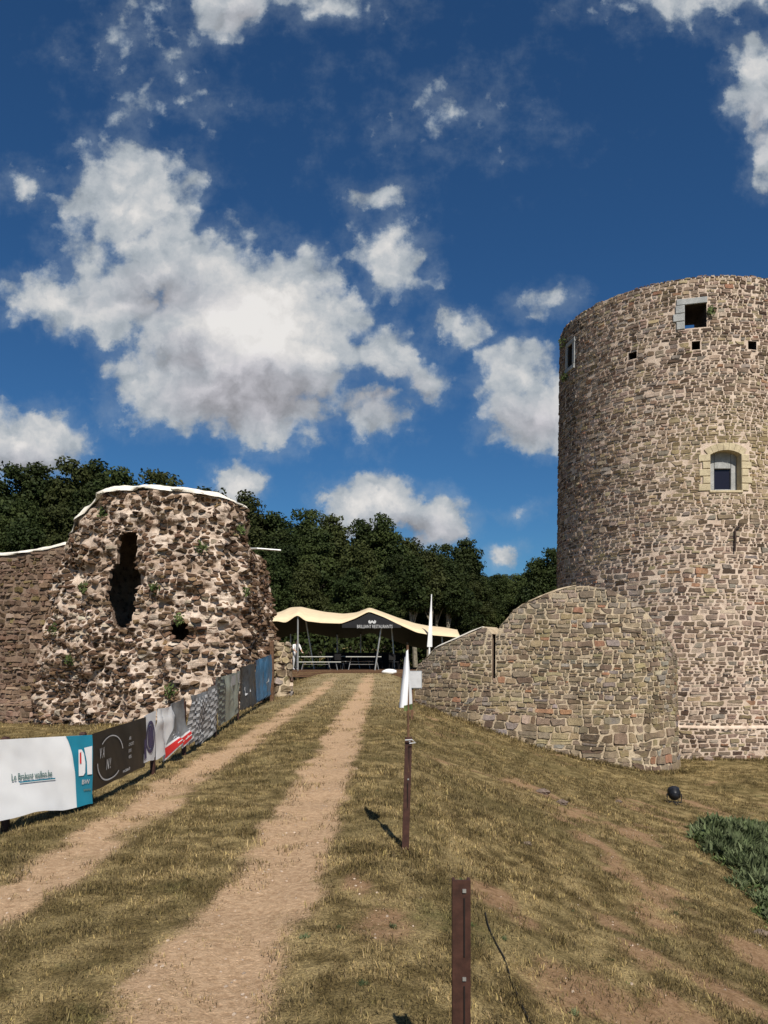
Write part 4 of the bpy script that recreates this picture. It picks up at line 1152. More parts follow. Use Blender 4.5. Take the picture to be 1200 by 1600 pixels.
B6 = Banner(339, 1058, 1136, 374, 1048, 1112, 0.055, 0.02, 31)
o = banner_root(B6, 'sage green banner with a checked left margin')
B6.sheet('sage_field', M['sage'], o, n=(22, 14))
Vq, Fq = [], []
for i in range(5):
    for k in range(16):
        if (i + k) % 2: continue
        a, b = i / 5 * 0.30, k / 16; q = np.array([(a, b), (a + 0.06, b), (a + 0.06, b + 1 / 16), (a, b + 1 / 16)]); P = B6.P(q[:, 0], q[:, 1], np.full(4, 0.008)); n = len(Vq); Vq += P.tolist(); Fq.append((n, n + 1, n + 2, n + 3))
tag(mesh_obj('check_print', Vq, Fq, M['charcoal'], o), kind='stuff')
B6.shape('fold_line', [(0.42, 0.80), (0.44, 0.80), (0.93, 0.10), (0.90, 0.10)], M['cloth'], o, 0.008)
B6.shape('pale_print', [(0.55, 0.72), (0.98, 0.72), (0.98, 0.95), (0.55, 0.95)], M['lightprint'], o, 0.008)

B7 = Banner(374, 1044, 1111, 399, 1036, 1101, 0.085, 0.0, 37)
o = banner_root(B7, 'charcoal banner hanging in folds next to the blue one')
B7.sheet('charcoal_field', M['charcoal'], o, n=(24, 14))
B7.shape('pale_print', [(0.30, 0.30), (0.46, 0.34), (0.50, 0.55), (0.34, 0.52)], M['lightprint'], o, 0.012)
B8 = Banner(399, 1033, 1098, 424, 1022, 1085, 0.085, 0.0, 43)
o = banner_root(B8, 'creased blue banner farthest along the fence')
B8.sheet('blue_field', M['blue'], o, n=(24, 14))
B8.shape('pale_print', [(0.62, 0.35), (0.72, 0.35), (0.72, 0.85), (0.62, 0.85)], M['lightprint'], o, 0.010)

lab_posts = {5: 'short brown post under the left end of the teal banner', 143: 'thin brown post where the teal and black banners meet', 243: 'short brown post between the violet emblem banner and the crumpled banner',
             291: 'brown post at the edge of the grey checked banner', 339: 'brown post between the checked and sage banners', 374: 'brown post between the sage and charcoal banners'}
for x_, lb in lab_posts.items():
    Y_ = fence_Y(x_); X_ = fence_x(Y_) - 0.035
    if x_ == 5: X_, Y_ = (5 - HX) / FPX * 6.98, 7.02
    if x_ == 143: X_ -= 0.07; Y_ += 0.05
    z_ = gz1(X_, Y_)
    o = root('banner_post', (X_, Y_, z_), lb, 'post', 'posts carrying the banners')
    zt_ = max(z_ + 0.5, {5: 0.78, 143: 0.74, 243: 0.66, 291: 0.80, 339: 0.98, 374: 1.12}[x_])
    MB().box((X_, Y_, (z_ - 0.2 + zt_) / 2), (0.055, 0.055, zt_ - z_ + 0.2)).build('shaft', M['post'], o)
    MB().box((X_, Y_, zt_ + 0.012), (0.064, 0.064, 0.022), 0, 0.6).build('cap', M['post'], o)
tp = PX(425, 1076, 25.6); z_ = gz1(tp[0], 25.6)
o = root('timber_post', (tp[0], 25.6, z_), 'square brown timber post at the far end of the blue banner', 'post')
MB().box((tp[0], 25.6, (z_ - 0.2 + 1.85) / 2), (0.12, 0.12, 2.05 - z_)).build('shaft', M['timber'], o)
MB().box((tp[0], 25.6, 1.875), (0.13, 0.13, 0.05), 0, 0.5).build('cap', M['timber'], o)


# ------------------------------------------------------------------ stretch tent and what stands under it
TY = 43.5; DECKZ = 0.46
deck = root('wooden_deck', (-2.0, 45, 0.2), 'low dark wooden deck under the beige tent', 'deck')
for k in range(4):
    MB().box((-2.1, 42.35 + 0.0, 0.12 + k * 0.085), (8.6, 0.05, 0.07)).build('fascia_board', M['timber'], deck)
for k in range(24):
    MB().box((-2.1, 42.5 + k * 0.30, DECKZ - 0.02), (8.7, 0.285, 0.04)).build('plank', M['timber'], deck)

tent = root('stretch_tent', (-0.8, 45, DECKZ), 'beige stretch tent with two peaks and a black lettered gable', 'tent')
fx = [437 - 25, 437, 450, 468, 480, 505, 535, 556, 577, 600, 622, 650, 672, 695, 717]
fy = [972, 970, 973, 960, 970, 973, 974, 966, 955, 964, 975, 988, 992, 994, 996]
ry_ = [962, 955, 949, 948, 951, 956, 959, 957, 949, 957, 965, 974, 978, 980, 984]
us = np.linspace(fx[0], fx[-1], 90)
rows = []
for (Yr, prof, dzr) in ((42.2, fy, 0), (43.2, None, 0.45), (45.0, ry_, 0), (47.2, None, -0.25), (49.8, None, -1.0)):
    if prof is None:
        a = EYE + (HY - np.interp(us, fx, fy)) / FPX * 42.2; b = EYE + (HY - np.interp(us, fx, ry_)) / FPX * 45.0
        z = a * (1 - dzr) + b * dzr if dzr > 0 else b + dzr * (1.0 if dzr > -0.5 else 1.35)
    else: z = EYE + (HY - np.interp(us, fx, prof)) / FPX * Yr
    z = np.convolve(np.pad(z, 1, mode='edge'), [0.25, 0.5, 0.25], mode='valid')
    X = (us - HX) / FPX * (43.2 if Yr < 44 else 44.0 + (Yr - 45) * 0.3)
    rows.append(np.column_stack([X, np.full(len(us), Yr), z]))
V = np.concatenate(rows); n = len(us)
F = [(r * n + i, r * n + i + 1, (r + 1) * n + i + 1, (r + 1) * n + i) for r in range(len(rows) - 1) for i in range(n - 1)]
can = mesh_obj('canopy', V, F, M['tent'], tent, smooth=True)
sm = can.modifiers.new('thickness', 'SOLIDIFY'); sm.thickness = 0.02; sm.offset = -1; can.data.materials.append(M['black']); sm.material_offset = 1  # underside coloured black to stand in for the shade beneath the canopy
def zf_(x, Y, prof=fy): return EYE + (HY - np.interp(x, fx, prof)) / FPX * Y
# black gable with lettering
def gp(x, y, Y=42.12): return np.array([(x - HX) / FPX * 43.2, Y, EYE + (HY - y) / FPX * 42.2])
g_ = [gp(x, y) for x, y in ((536, 976), (556, 969), (577, 958), (600, 966), (626, 977), (626, 981), (536, 981))]
gab = mesh_obj('gable_panel', g_, [tuple(range(7))], M['black'], tent)
def tent_text(body, x, y, h, wide, mat):
    cu = bpy.data.curves.new('txt', 'FONT'); cu.body = body; cu.size = 1.0; cu.resolution_u = 2
    ob = bpy.data.objects.new('txt', cu); col.objects.link(ob); me = ob.to_mesh(); n = len(me.vertices); co = np.zeros(n * 3); me.vertices.foreach_get('co', co); co = co.reshape(-1, 3)
    F = [tuple(p.vertices) for p in me.polygons]; ob.to_mesh_clear(); bpy.data.objects.remove(ob); bpy.data.curves.remove(cu)
    w = co[:, 0].max() - co[:, 0].min(); k = wide / w
    A = gp(x, y, 42.09); P = np.column_stack([A[0] + (co[:, 0] - co[:, 0].min()) * k, np.full(n, 42.09), A[2] + co[:, 1] * h]); return mesh_obj('lettering', P, F, mat, gab)
tent_text('BRILLIANT RESTAURANTS', 559, 981.5, 0.26, 54 * 43.2 / FPX, M['lightprint'])
c0 = gp(582, 971, 42.09)
pts = [(-0.22, 0.02), (-0.19, -0.10), (-0.08, -0.13), (0, -0.05), (0.08, -0.13), (0.19, -0.10), (0.22, 0.02), (0.12, 0.08), (0.10, -0.02), (0, 0.06), (-0.10, -0.02), (-0.12, 0.08)]
mesh_obj('emblem', [(c0[0] + a, 42.09, c0[2] + b) for a, b in pts], [tuple(range(len(pts)))], M['lightprint'], gab)
for x_, y_, Y_, lean in ((468, 962, 42.4, 0.0), (598, 976, 42.6, -0.45), (612, 974, 45.0, 0.2), (690, 985, 43.0, 0.1), (474, 972, 44.6, 0.5)):
    X_ = (x_ - HX) / FPX * 43.2; zt_ = float(zf_(x_, 42.2)) - 0.05
    MB().tube([(X_ + lean, Y_, 0.3), (X_, Y_, zt_)], 0.045, 8).build('tent_pole', M['alu'], tent)
for x_ in (440, 520, 560, 640, 700):
    X_ = (x_ - HX) / FPX * 45; MB().tube([(X_, 49.4, 0.3), (X_, 49.4, 2.6)], 0.05, 6).build('tent_pole', M['alu'], tent)

def trestle(x, y, w, label, top=M['tabletop']):
    o = root('trestle_table', (x, y, DECKZ), label, 'table', 'tables under the tent')
    MB().box((x, y, DECKZ + 0.74), (w, 0.7, 0.035)).build('tabletop', top, o)
    for sx in (-1, 1):
        for sy in (-1, 1):
            MB().tube([(x + sx * (w / 2 - 0.15), y + sy * 0.28, DECKZ), (x + sx * (w / 2 - 0.30), y - sy * 0.05, DECKZ + 0.72)], 0.018, 6).build('leg', M['alu'], o)
    MB().tube([(x - w / 2 + 0.22, y, DECKZ + 0.3), (x + w / 2 - 0.22, y, DECKZ + 0.3)], 0.014, 6).build('stretcher', M['alu'], o)
trestle(-3.85, 43.6, 1.9, 'trestle table closest to the left tent pole')
trestle(-1.15, 43.5, 2.0, 'trestle table beneath the lettered gable')
trestle(-2.4, 46.2, 2.2, 'trestle table at the back middle of the tent')
def bench(x, y, w, label):
    o = root('bench', (x, y, DECKZ), label, 'bench', 'benches under the tent')
    MB().box((x, y, DECKZ + 0.45), (w, 0.26, 0.035)).build('seat', M['tabletop'], o)
    for sx in (-1, 1):
        MB().tube([(x + sx * (w / 2 - 0.2), y - 0.1, DECKZ), (x + sx * (w / 2 - 0.28), y, DECKZ + 0.43)], 0.016, 6).build('leg', M['alu'], o)
        MB().tube([(x + sx * (w / 2 - 0.2), y + 0.1, DECKZ), (x + sx * (w / 2 - 0.28), y, DECKZ + 0.43)], 0.016, 6).build('leg', M['alu'], o)
bench(-3.6, 42.95, 2.4, 'pale bench in front of the left trestle table')
bench(-1.6, 44.3, 2.0, 'bench behind the table beneath the gable')
def chair(x, y, rz, label):
    o = root('chair', (x, y, DECKZ), label, 'chair', 'dark chairs under the tent'); c, s = math.cos(rz), math.sin(rz)
    R_ = lambda a, b: (x + a * c - b * s, y + a * s + b * c)
    p = R_(0, 0); MB().box((p[0], p[1], DECKZ + 0.45), (0.42, 0.42, 0.05), rz).build('seat', M['dark'], o)
    p = R_(0, 0.19); MB().box((p[0], p[1], DECKZ + 0.72), (0.42, 0.04, 0.36), rz).build('backrest', M['dark'], o)
    for a in (-0.17, 0.17):
        for b in (-0.17, 0.17):
            p = R_(a, b); q = R_(a * 1.15, b * 1.15); MB().tube([(q[0], q[1], DECKZ), (p[0], p[1], DECKZ + 0.43)], 0.016, 6).build('leg', M['dark'], o)
for k, (x_, y_, r_) in enumerate(((0.55, 43.4, 0.5), (1.15, 44.0, -0.6), (-2.5, 43.4, 2.6), (-0.3, 44.6, 0.2), (-2.7, 44.9, 3.0))):
    chair(x_, y_, r_, ('dark chair to the right of the gable table', 'dark chair nearest the closed flag at the tent\'s right side', 'dark chair between the two front tables', 'dark chair behind the gable table', 'dark chair in front of the back table')[k])
# bar counter at the back
bar = root('bar_counter', (-1.3, 47.6, DECKZ), 'long dark bar counter at the back of the tent', 'counter')
MB().box((-1.3, 47.6, DECKZ + 0.45), (4.6, 0.6, 0.9)).build('front_panel', M['black'], bar)
MB().box((-1.3, 47.55, DECKZ + 0.93), (4.8, 0.75, 0.05)).build('counter_top', M['dark'], bar)
# tall narrow flag at the right end
fl_ = root('feather_flag', (2.55, 42.0, gz1(2.55, 42)), 'tall narrow pale flag on a pole at the right end of the tent', 'flag')
MB().tube([(2.45, 42.0, 0.0), (2.50, 42.0, 2.5), (2.60, 42.0, 4.62)], [0.05, 0.045, 0.03], 8).build('pole', M['white'], fl_)
V = []
for k in range(14):
    w = k / 13; z_ = 4.5 - 2.75 * w; X_ = 2.60 - 0.10 * w; wd = 0.05 + 0.24 * w
    V += [(X_ - wd * 0.5, 41.95 + 0.05 * math.sin(w * 7), z_), (X_ + wd * 0.15, 41.93, z_ - 0.01), (X_ + wd * 0.5, 42.02 + 0.05 * math.sin(w * 8), z_)]
mesh_obj('sail', V, [(3 * k + j, 3 * k + j + 1, 3 * k + 4 + j, 3 * k + 3 + j) for k in range(13) for j in range(2)], M['cloth'], fl_, smooth=True)
# white bag on the ground before the deck
bg = PX(608, 1049, 41.6)
V = []; F = []
for i in range(7):
    for k in range(12):
        th = 2 * math.pi * k / 12; ph = math.pi * i / 6; r = 0.26 * (1 + 0.25 * math.sin(3 * th + i))
        V.append((bg[0] + 1.5 * r * math.sin(ph) * math.cos(th), 41.6 + r * math.sin(ph) * math.sin(th), gz1(bg[0], 41.6) + 0.13 + 0.16 * math.cos(ph)))
F = [(i * 12 + k, i * 12 + (k + 1) % 12, (i + 1) * 12 + (k + 1) % 12, (i + 1) * 12 + k) for i in range(6) for k in range(12)]
tag(mesh_obj('bag', V, F, M['cloth'], smooth=True), 'small crumpled white bag on the ground before the deck', 'bag')

# person in white beside the left pole
def person(loc, label):
    J = {'pel': (0, 0, 0.93), 'wst': (0.01, -0.03, 1.08), 'chs': (0.02, -0.10, 1.30), 'nck': (0.02, -0.16, 1.47), 'hd1': (0.02, -0.19, 1.55), 'hd2': (0.02, -0.20, 1.68),
         'shl': (-0.18, -0.11, 1.40), 'ell': (-0.25, -0.22, 1.15), 'wrl': (-0.20, -0.42, 1.02), 'hal': (-0.19, -0.49, 1.00),
         'shr': (0.20, -0.11, 1.40), 'elr': (0.27, -0.20, 1.14), 'wrr': (0.20, -0.40, 1.00), 'har': (0.19, -0.47, 0.98),
         'hil': (-0.10, 0, 0.90), 'knl': (-0.11, -0.06, 0.50), 'anl': (-0.11, 0.02, 0.09), 'tol': (-0.12, -0.13, 0.03),
         'hir': (0.10, 0, 0.90), 'knr': (0.12, -0.02, 0.50), 'anr': (0.13, 0.10, 0.09), 'tor': (0.14, -0.05, 0.03)}
    Rr = {'pel': .14, 'wst': .125, 'chs': .15, 'nck': .055, 'hd1': .085, 'hd2': .085, 'shl': .068, 'ell': .047, 'wrl': .032, 'hal': .036, 'hil': .09, 'knl': .062, 'anl': .042, 'tol': .035}
    E = [('pel', 'wst'), ('wst', 'chs'), ('chs', 'nck'), ('nck', 'hd1'), ('hd1', 'hd2')]
    for s in 'lr': E += [('chs', 'sh' + s), ('sh' + s, 'el' + s), ('el' + s, 'wr' + s), ('wr' + s, 'ha' + s), ('pel', 'hi' + s), ('hi' + s, 'kn' + s), ('kn' + s, 'an' + s), ('an' + s, 'to' + s)]
    for s, sg in (('l', -1), ('r', 1)):
        hx, hy, hz = J['ha' + s]
        for q in range(5):
            nm = 'f%s%d' % (s, q); off = (q - 2) * 0.018
            J[nm] = (hx + off * (1.6 if q == 0 else 1), hy - (0.05 if q == 0 else 0.085), hz - 0.02 - abs(q - 2) * 0.004); Rr[nm] = .009; E.append(('ha' + s, nm))
    ks = list(J); ix = {k: i for i, k in enumerate(ks)}
    me = bpy.data.meshes.new('person'); me.from_pydata([J[k] for k in ks], [(ix[a], ix[b]) for a, b in E], [])
    ob = bpy.data.objects.new('tmp', me); col.objects.link(ob)
    md = ob.modifiers.new('skin', 'SKIN')
    for k in ks:
        r = Rr.get(k, Rr.get(k[:2] + 'l', 0.05)); sv = me.skin_vertices[0].data[ix[k]]; sv.radius = (r, r); sv.use_root = (k == 'pel')
    ob.modifiers.new('sub', 'SUBSURF').levels = 2
    dg = bpy.context.evaluated_depsgraph_get(); m2 = bpy.data.meshes.new_from_object(ob.evaluated_get(dg)); bpy.data.objects.remove(ob)
    m2.name = 'person'
    for mm in ('shirt', 'trouser', 'skin', 'hair'): m2.materials.append(M[mm])
    for p in m2.polygons:
        c = p.center; p.use_smooth = True
        arm = abs(c.x) > 0.16 and c.z > 0.9
        if c.z > 1.50: p.material_index = 3 if (c.z > 1.66 or c.y > -0.17) else 2
        elif c.z > 1.44 and abs(c.x) < 0.09: p.material_index = 2
        elif arm and c.y < -0.24: p.material_index = 2
        elif c.z > 0.92: p.material_index = 0
        else: p.material_index = 1
    o = bpy.data.objects.new('person', m2); o.location = loc; o.rotation_euler.z = 0.7; col.objects.link(o)
    return tag(o, label, 'person')
pp = PX(461, 1000, 43.0); person((pp[0], 43.0, DECKZ), 'person in white shirt and pale trousers standing by the tent pole')


# ------------------------------------------------------------------ floodlight, cable, stones on the bank
sx_, sy_ = 6.65, 17.6; sz_ = gz1(sx_, sy_)
lamp = root('floodlight', (sx_, sy_, sz_), 'small black floodlight standing on the dry grass bank', 'lamp')
m = MB(); n = 14; V = []
cx, cy, cz = sx_, sy_, sz_ + 0.23
ax = Vector((0.15, 0.80, 0.55)).normalized(); ua = ax.cross(Vector((0, 0, 1))).normalized(); ub = ua.cross(ax)
prof = [(-0.12, 0.03), (-0.11, 0.085), (-0.05, 0.12), (0.03, 0.132), (0.09, 0.136), (0.12, 0.14), (0.12, 0.12)]
for d, r in prof:
    for k in range(n):
        th = 2 * math.pi * k / n; p = Vector((cx, cy, cz)) + ax * d + (ua * math.cos(th) + ub * math.sin(th)) * r; V.append(p)
m.add(V, [(i * n + k, i * n + (k + 1) % n, (i + 1) * n + (k + 1) % n, (i + 1) * n + k) for i in range(len(prof) - 1) for k in range(n)] + [tuple(range(n))[::-1]])
m.build('housing', M['lampblack'], lamp, True)
MB().add([Vector((cx, cy, cz)) + ax * 0.116 + (ua * math.cos(2 * math.pi * k / n) + ub * math.sin(2 * math.pi * k / n)) * 0.121 for k in range(n)], [tuple(range(n))]).build('lens', M['lens'], lamp)
for k in range(5):
    d = -0.09 + k * 0.03; MB().tube([Vector((cx, cy, cz)) + ax * d + (ua * math.cos(2 * math.pi * q / 14) + ub * math.sin(2 * math.pi * q / 14)) * (0.112 + 0.008 * k) for q in range(15)], 0.006, 4).build('cooling_fin', M['lampblack'], lamp)
MB().tube([Vector((cx, cy, cz)) + ua * 0.155, Vector((cx, cy, cz)) + ua * 0.155 - Vector((0, 0, 0.19)), Vector((cx, cy, cz)) - ua * 0.155 - Vector((0, 0, 0.19)), Vector((cx, cy, cz)) - ua * 0.155], 0.016, 6).build('bracket', M['lampblack'], lamp)
for q in ((-0.16, 0.08), (0.16, 0.08), (0.02, -0.18), (0.20, -0.06)):
    MB().tube([(cx, cy, cz - 0.18), (cx + q[0], cy + q[1], gz1(cx + q[0], cy + q[1]) - 0.02)], 0.015, 6).build('foot', M['lampblack'], lamp)

pts = []
for x, y in ((758, 1428), (764, 1452), (776, 1478), (788, 1500), (796, 1525), (806, 1552), (818, 1580), (838, 1620)):
    Y_ = on_ground(x, y); p = PX(x, y, Y_); pts.append((p[0], p[1], gz1(p[0], p[1]) + 0.012))
tag(MB().tube(catmull(pts, 5), 0.0042, 6).build('cable', M['dark'], smooth=True), 'thin dark cable lying on the grass right of the thick post', 'cable')

def rock(name, x, y, r, seed, label, group):
    Y_ = on_ground(x, y); p = PX(x, y, Y_); q = np.random.default_rng(seed); V = []; n = 9
    R_ = r * Y_ / FPX
    for i in range(6):
        for k in range(n):
            th = 2 * math.pi * k / n + 0.3 * i; ph = math.pi * i / 5; rr = R_ * q.uniform(0.75, 1.2)
            V.append((p[0] + 1.3 * rr * math.sin(ph) * math.cos(th), p[1] + rr * math.sin(ph) * math.sin(th), gz1(p[0], p[1]) + 0.65 * rr * math.cos(ph) + R_ * 0.2))
    F = [(i * n + k, i * n + (k + 1) % n, (i + 1) * n + (k + 1) % n, (i + 1) * n + k) for i in range(5) for k in range(n)]
    tag(mesh_obj(name, V, F, M['stone_tower'], cols=(0.2, 0.15, 0.12)), label, 'stone', group)
for k, (x, y, r, lb) in enumerate(((848, 1240, 9, 'flat brown stone sunk in the bank below the low wall'), (878, 1256, 8, 'brown stone in the grass between the low wall and the floodlight'), (967, 1254, 5, 'small grey stone left of the floodlight'), (1108, 1188, 7, 'dark stone at the foot of the tall tower'), (824, 1320, 6, 'small stone half hidden in the grass right of the slim post'), (1190, 1462, 11, 'brown stone under the weeds at the right edge'))):
    rock('loose_stone', x, y, r, 100 + k, lb, 'loose stones on the bank')


# ------------------------------------------------------------------ scatter (dry grass, weeds)
def clump_obj(name, nb, rad, lmin, lmax, wmin, wmax, lean, mat, r, leafy=False):
    V = []; F = []; C = []
    for _ in range(nb):
        a = r.uniform(0, 2 * math.pi); d = rad * math.sqrt(r.random()); bx, by = d * math.cos(a), d * math.sin(a)
        L = r.uniform(lmin, lmax); w = r.uniform(wmin, wmax); az = r.uniform(0, 2 * math.pi); le = r.uniform(*lean)
        dx, dy = math.cos(az), math.sin(az); px_, py_ = -dy, dx
        b = len(V); h1 = L * 0.55 * math.cos(le * 0.6); o1 = L * 0.55 * math.sin(le * 0.6); h2 = h1 + L * 0.45 * math.cos(le); o2_ = o1 + L * 0.45 * math.sin(le)
        if leafy:
            V += [(bx, by, 0.0), (bx + dx * o1 + px_ * w, by + dy * o1 + py_ * w, h1), (bx + dx * o2_, by + dy * o2_, h2 * 0.92), (bx + dx * o1 - px_ * w, by + dy * o1 - py_ * w, h1)]
            F += [(b, b + 1, b + 2, b + 3)]; k = 4
        else:
            V += [(bx - px_ * w, by - py_ * w, -0.01), (bx + px_ * w, by + py_ * w, -0.01), (bx + dx * o1 + px_ * w * .7, by + dy * o1 + py_ * w * .7, h1), (bx + dx * o1 - px_ * w * .7, by + dy * o1 - py_ * w * .7, h1), (bx + dx * o2_, by + dy * o2_, h2)]
            F += [(b, b + 1, b + 2, b + 3), (b + 3, b + 2, b + 4)]; k = 5
        t = r.choice((0.38, 0.65, 0.95, 1.2, 1.6)) * r.uniform(0.85, 1.15); tint = (t, t * r.uniform(0.94, 1.04), t * r.uniform(0.8, 1.1)); C += [tint] * k
    me = bpy.data.meshes.new(name); me.from_pydata(V, [], F); at = me.attributes.new('Col', 'FLOAT_COLOR', 'POINT')
    c = np.ones((len(V), 4), np.float32); c[:, :3] = C; at.data.foreach_set('color', c.ravel()); me.materials.append(mat)
    return bpy.data.objects.new(name, me)

def scatter(name, P, rot, scl, idx, clumps, label, cat):
    cc = bpy.data.collections.new(name + '_source')
    for o in clumps: cc.objects.link(o)
    me = bpy.data.meshes.new(name); me.from_pydata(P.tolist(), [], [])
    a = me.attributes.new('rot', 'FLOAT_VECTOR', 'POINT'); a.data.foreach_set('vector', rot.astype(np.float32).ravel())
    a = me.attributes.new('scl', 'FLOAT', 'POINT'); a.data.foreach_set('value', scl.astype(np.float32))
    a = me.attributes.new('idx', 'INT', 'POINT'); a.data.foreach_set('value', idx.astype(np.int32))
    o = bpy.data.objects.new(name, me); col.objects.link(o); tag(o, label, cat, kind='stuff')
    ng = bpy.data.node_groups.new(name, 'GeometryNodeTree')
    ng.interface.new_socket('Geometry', in_out='INPUT', socket_type='NodeSocketGeometry'); ng.interface.new_socket('Geometry', in_out='OUTPUT', socket_type='NodeSocketGeometry')
    N, L = ng.nodes, ng.links; gi = N.new('NodeGroupInput'); go = N.new('NodeGroupOutput'); ip = N.new('GeometryNodeInstanceOnPoints'); ci = N.new('GeometryNodeCollectionInfo')
    ci.inputs['Collection'].default_value = cc; ci.inputs['Separate Children'].default_value = True; ci.inputs['Reset Children'].default_value = True
    L.new(gi.outputs[0], ip.inputs['Points']); L.new(ci.outputs[0], ip.inputs['Instance']); ip.inputs['Pick Instance'].default_value = True
    for nm, dt, sk in (('idx', 'INT', 'Instance Index'), ('rot', 'FLOAT_VECTOR', 'Rotation'), ('scl', 'FLOAT', 'Scale')):
        na = N.new('GeometryNodeInputNamedAttribute'); na.data_type = dt; na.inputs['Name'].default_value = nm; L.new(na.outputs[0], ip.inputs[sk])
    L.new(ip.outputs[0], go.inputs[0]); md = o.modifiers.new('scatter', 'NODES'); md.node_group = ng
    return o

gr = random.Random(3)
src = [clump_obj('grass_tuft', 46, 0.13, 0.016, 0.042, 0.0018, 0.0038, (0.75, 1.45), M['blade'], gr) for _ in range(6)] + \
      [clump_obj('grass_tuft', 26, 0.07, 0.035, 0.08, 0.0016, 0.0030, (0.3, 1.2), M['blade'], gr) for _ in range(2)]
PP, SCL = [], []
for (y0, y1, dens, s_) in ((2.0, 5.5, 230, 0.80), (5.5, 9, 160, 0.92), (9, 17, 75, 1.15), (17, 30, 20, 1.7), (30, 41, 7, 2.0)):
    W_ = 0.53 * y1 + 1.2; n = int(2 * W_ * (y1 - y0) * dens)
    x = rng.uniform(-W_, W_, n); y = rng.uniform(y0, y1, n); ok = np.abs(x) < 0.53 * y + 0.9
    fxl = -2.95 - 0.8 * ss(y, 9, 27); ok &= (x > fxl - 0.6) | (y > 14)
    keepp = (1 - rut_mask(x, y)) ** 1.5 * (1 - 0.9 * bare_mask(x, y)) * (0.52 + 0.48 * ss(fbm(x * 0.9, y * 0.9, 15, 3), 0.30, 0.55)); keepp = np.maximum(keepp, 0.05)
    ok &= rng.random(n) < keepp
    x, y = x[ok], y[ok]; PP.append(np.column_stack([x, y, gz(x, y) - 0.004])); SCL.append(s_ * rng.uniform(0.6, 1.25, len(x)) * (0.75 + 0.5 * fbm(x * 1.1, y * 1.1, 25, 2)))
def foot(S, s0, s1, n, zg):
    s = rng.uniform(s0, s1, n); p = S(s, np.full(n, zg), rng.uniform(0.02, 0.20, n)); PP.append(np.column_stack([p[:, 0], p[:, 1], gz(p[:, 0], p[:, 1]) - 0.01])); SCL.append(rng.uniform(1.6, 3.6, n))
foot(LW.S, 0.3, LW.L - 0.5, 520, -1.6); foot(TS, -2.6, 5.0, 260, -2.2); foot(GS.S, 0, GS.L, 40, 0.0); foot(RU.S, 0.0, RU.L, 260, -0.8)
for (x_, y_) in ((p1[0], 2.62), (p2[0], 6.15)):
    q = rng.normal(0, 0.06, (14, 2)); PP.append(np.column_stack([x_ + q[:, 0], y_ + q[:, 1], gz(x_ + q[:, 0], y_ + q[:, 1]) - 0.005])); SCL.append(rng.uniform(0.9, 1.8, 14))
P = np.concatenate(PP); S_ = np.concatenate(SCL); n = len(P)
rot = np.column_stack([rng.uniform(-0.15, 0.15, n), rng.uniform(-0.15, 0.15, n), rng.uniform(0, 6.28, n)])
idx = np.where(rng.random(n) < 0.93, rng.integers(0, 6, n), rng.integers(6, 8, n))
scatter('grass', P, rot, S_, idx, src, 'short dry straw coloured grass over the bank and between the ruts', 'grass')

# loose grit and pebbles on the bare earth
def pebble(r):
    V = []; n = 6
    for i in range(4):
        for k in range(n):
            th = 2 * math.pi * k / n + 0.4 * i; ph = math.pi * (i + 0.35) / 3.7; q = r.uniform(0.7, 1.2)
            V.append((q * math.sin(ph) * math.cos(th), 0.8 * q * math.sin(ph) * math.sin(th), 0.55 * q * math.cos(ph) + 0.2))
    F = [(i * n + k, i * n + (k + 1) % n, (i + 1) * n + (k + 1) % n, (i + 1) * n + k) for i in range(3) for k in range(n)] + [tuple(range(n))[::-1], tuple(3 * n + k for k in range(n))]
    me = bpy.data.meshes.new('pebble'); me.from_pydata(V, [], F); me.materials.append(M['pebble']); return bpy.data.objects.new('pebble', me)
n = 16000; x = np.concatenate([rng.uniform(-3.2, 0.2, n), rng.uniform(-0.2, 7.0, n)]); y = np.concatenate([2.2 + 24 * rng.random(n) ** 1.6, 2.2 + 16 * rng.random(n) ** 1.4])
ok = rng.random(2 * n) < np.maximum(rut_mask(x, y), bare_mask(x, y)) * 0.32; x, y = x[ok], y[ok]; n = len(x)
scatter('pebbles', np.column_stack([x, y, gz(x, y)]), np.column_stack([rng.uniform(-.4, .4, n), rng.uniform(-.4, .4, n), rng.uniform(0, 6.28, n)]), 0.003 + 0.011 * rng.random(n) ** 3.0, rng.integers(0, 4, n), [pebble(gr) for _ in range(4)], 'loose grit and small pebbles on the bare wheel ruts', 'pebbles')

# weeds in the hollow at the right edge
wsrc = [clump_obj('weed_tuft', 46, 0.15, 0.04, 0.14, 0.010, 0.024, (0.6, 1.45), M['weed'], gr, True) for _ in range(3)] + [clump_obj('weed_tuft', 60, 0.13, 0.08, 0.24, 0.009, 0.020, (0.3, 1.35), M['weed2'], gr, True) for _ in range(2)]
A_ = []
for x, y in ((1100, 1300), (1150, 1290), (1225, 1284), (1280, 1340), (1290, 1490), (1212, 1468), (1172, 1395), (1122, 1338)):
    Y_ = on_ground(x, y); A_.append((PX(x, y, Y_)[0], Y_))
A_ = np.array(A_)
def inside_poly(x, y, A):
    r = np.zeros(len(x), bool); j = len(A) - 1
    for i in range(len(A)):
        c = ((A[i, 1] > y) != (A[j, 1] > y)) & (x < (A[j, 0] - A[i, 0]) * (y - A[i, 1]) / (A[j, 1] - A[i, 1] + 1e-9) + A[i, 0]); r ^= c; j = i
    return r
n = 9000; x = rng.uniform(A_[:, 0].min() - .3, A_[:, 0].max() + .3, n); y = rng.uniform(A_[:, 1].min() - .3, A_[:, 1].max() + .3, n)
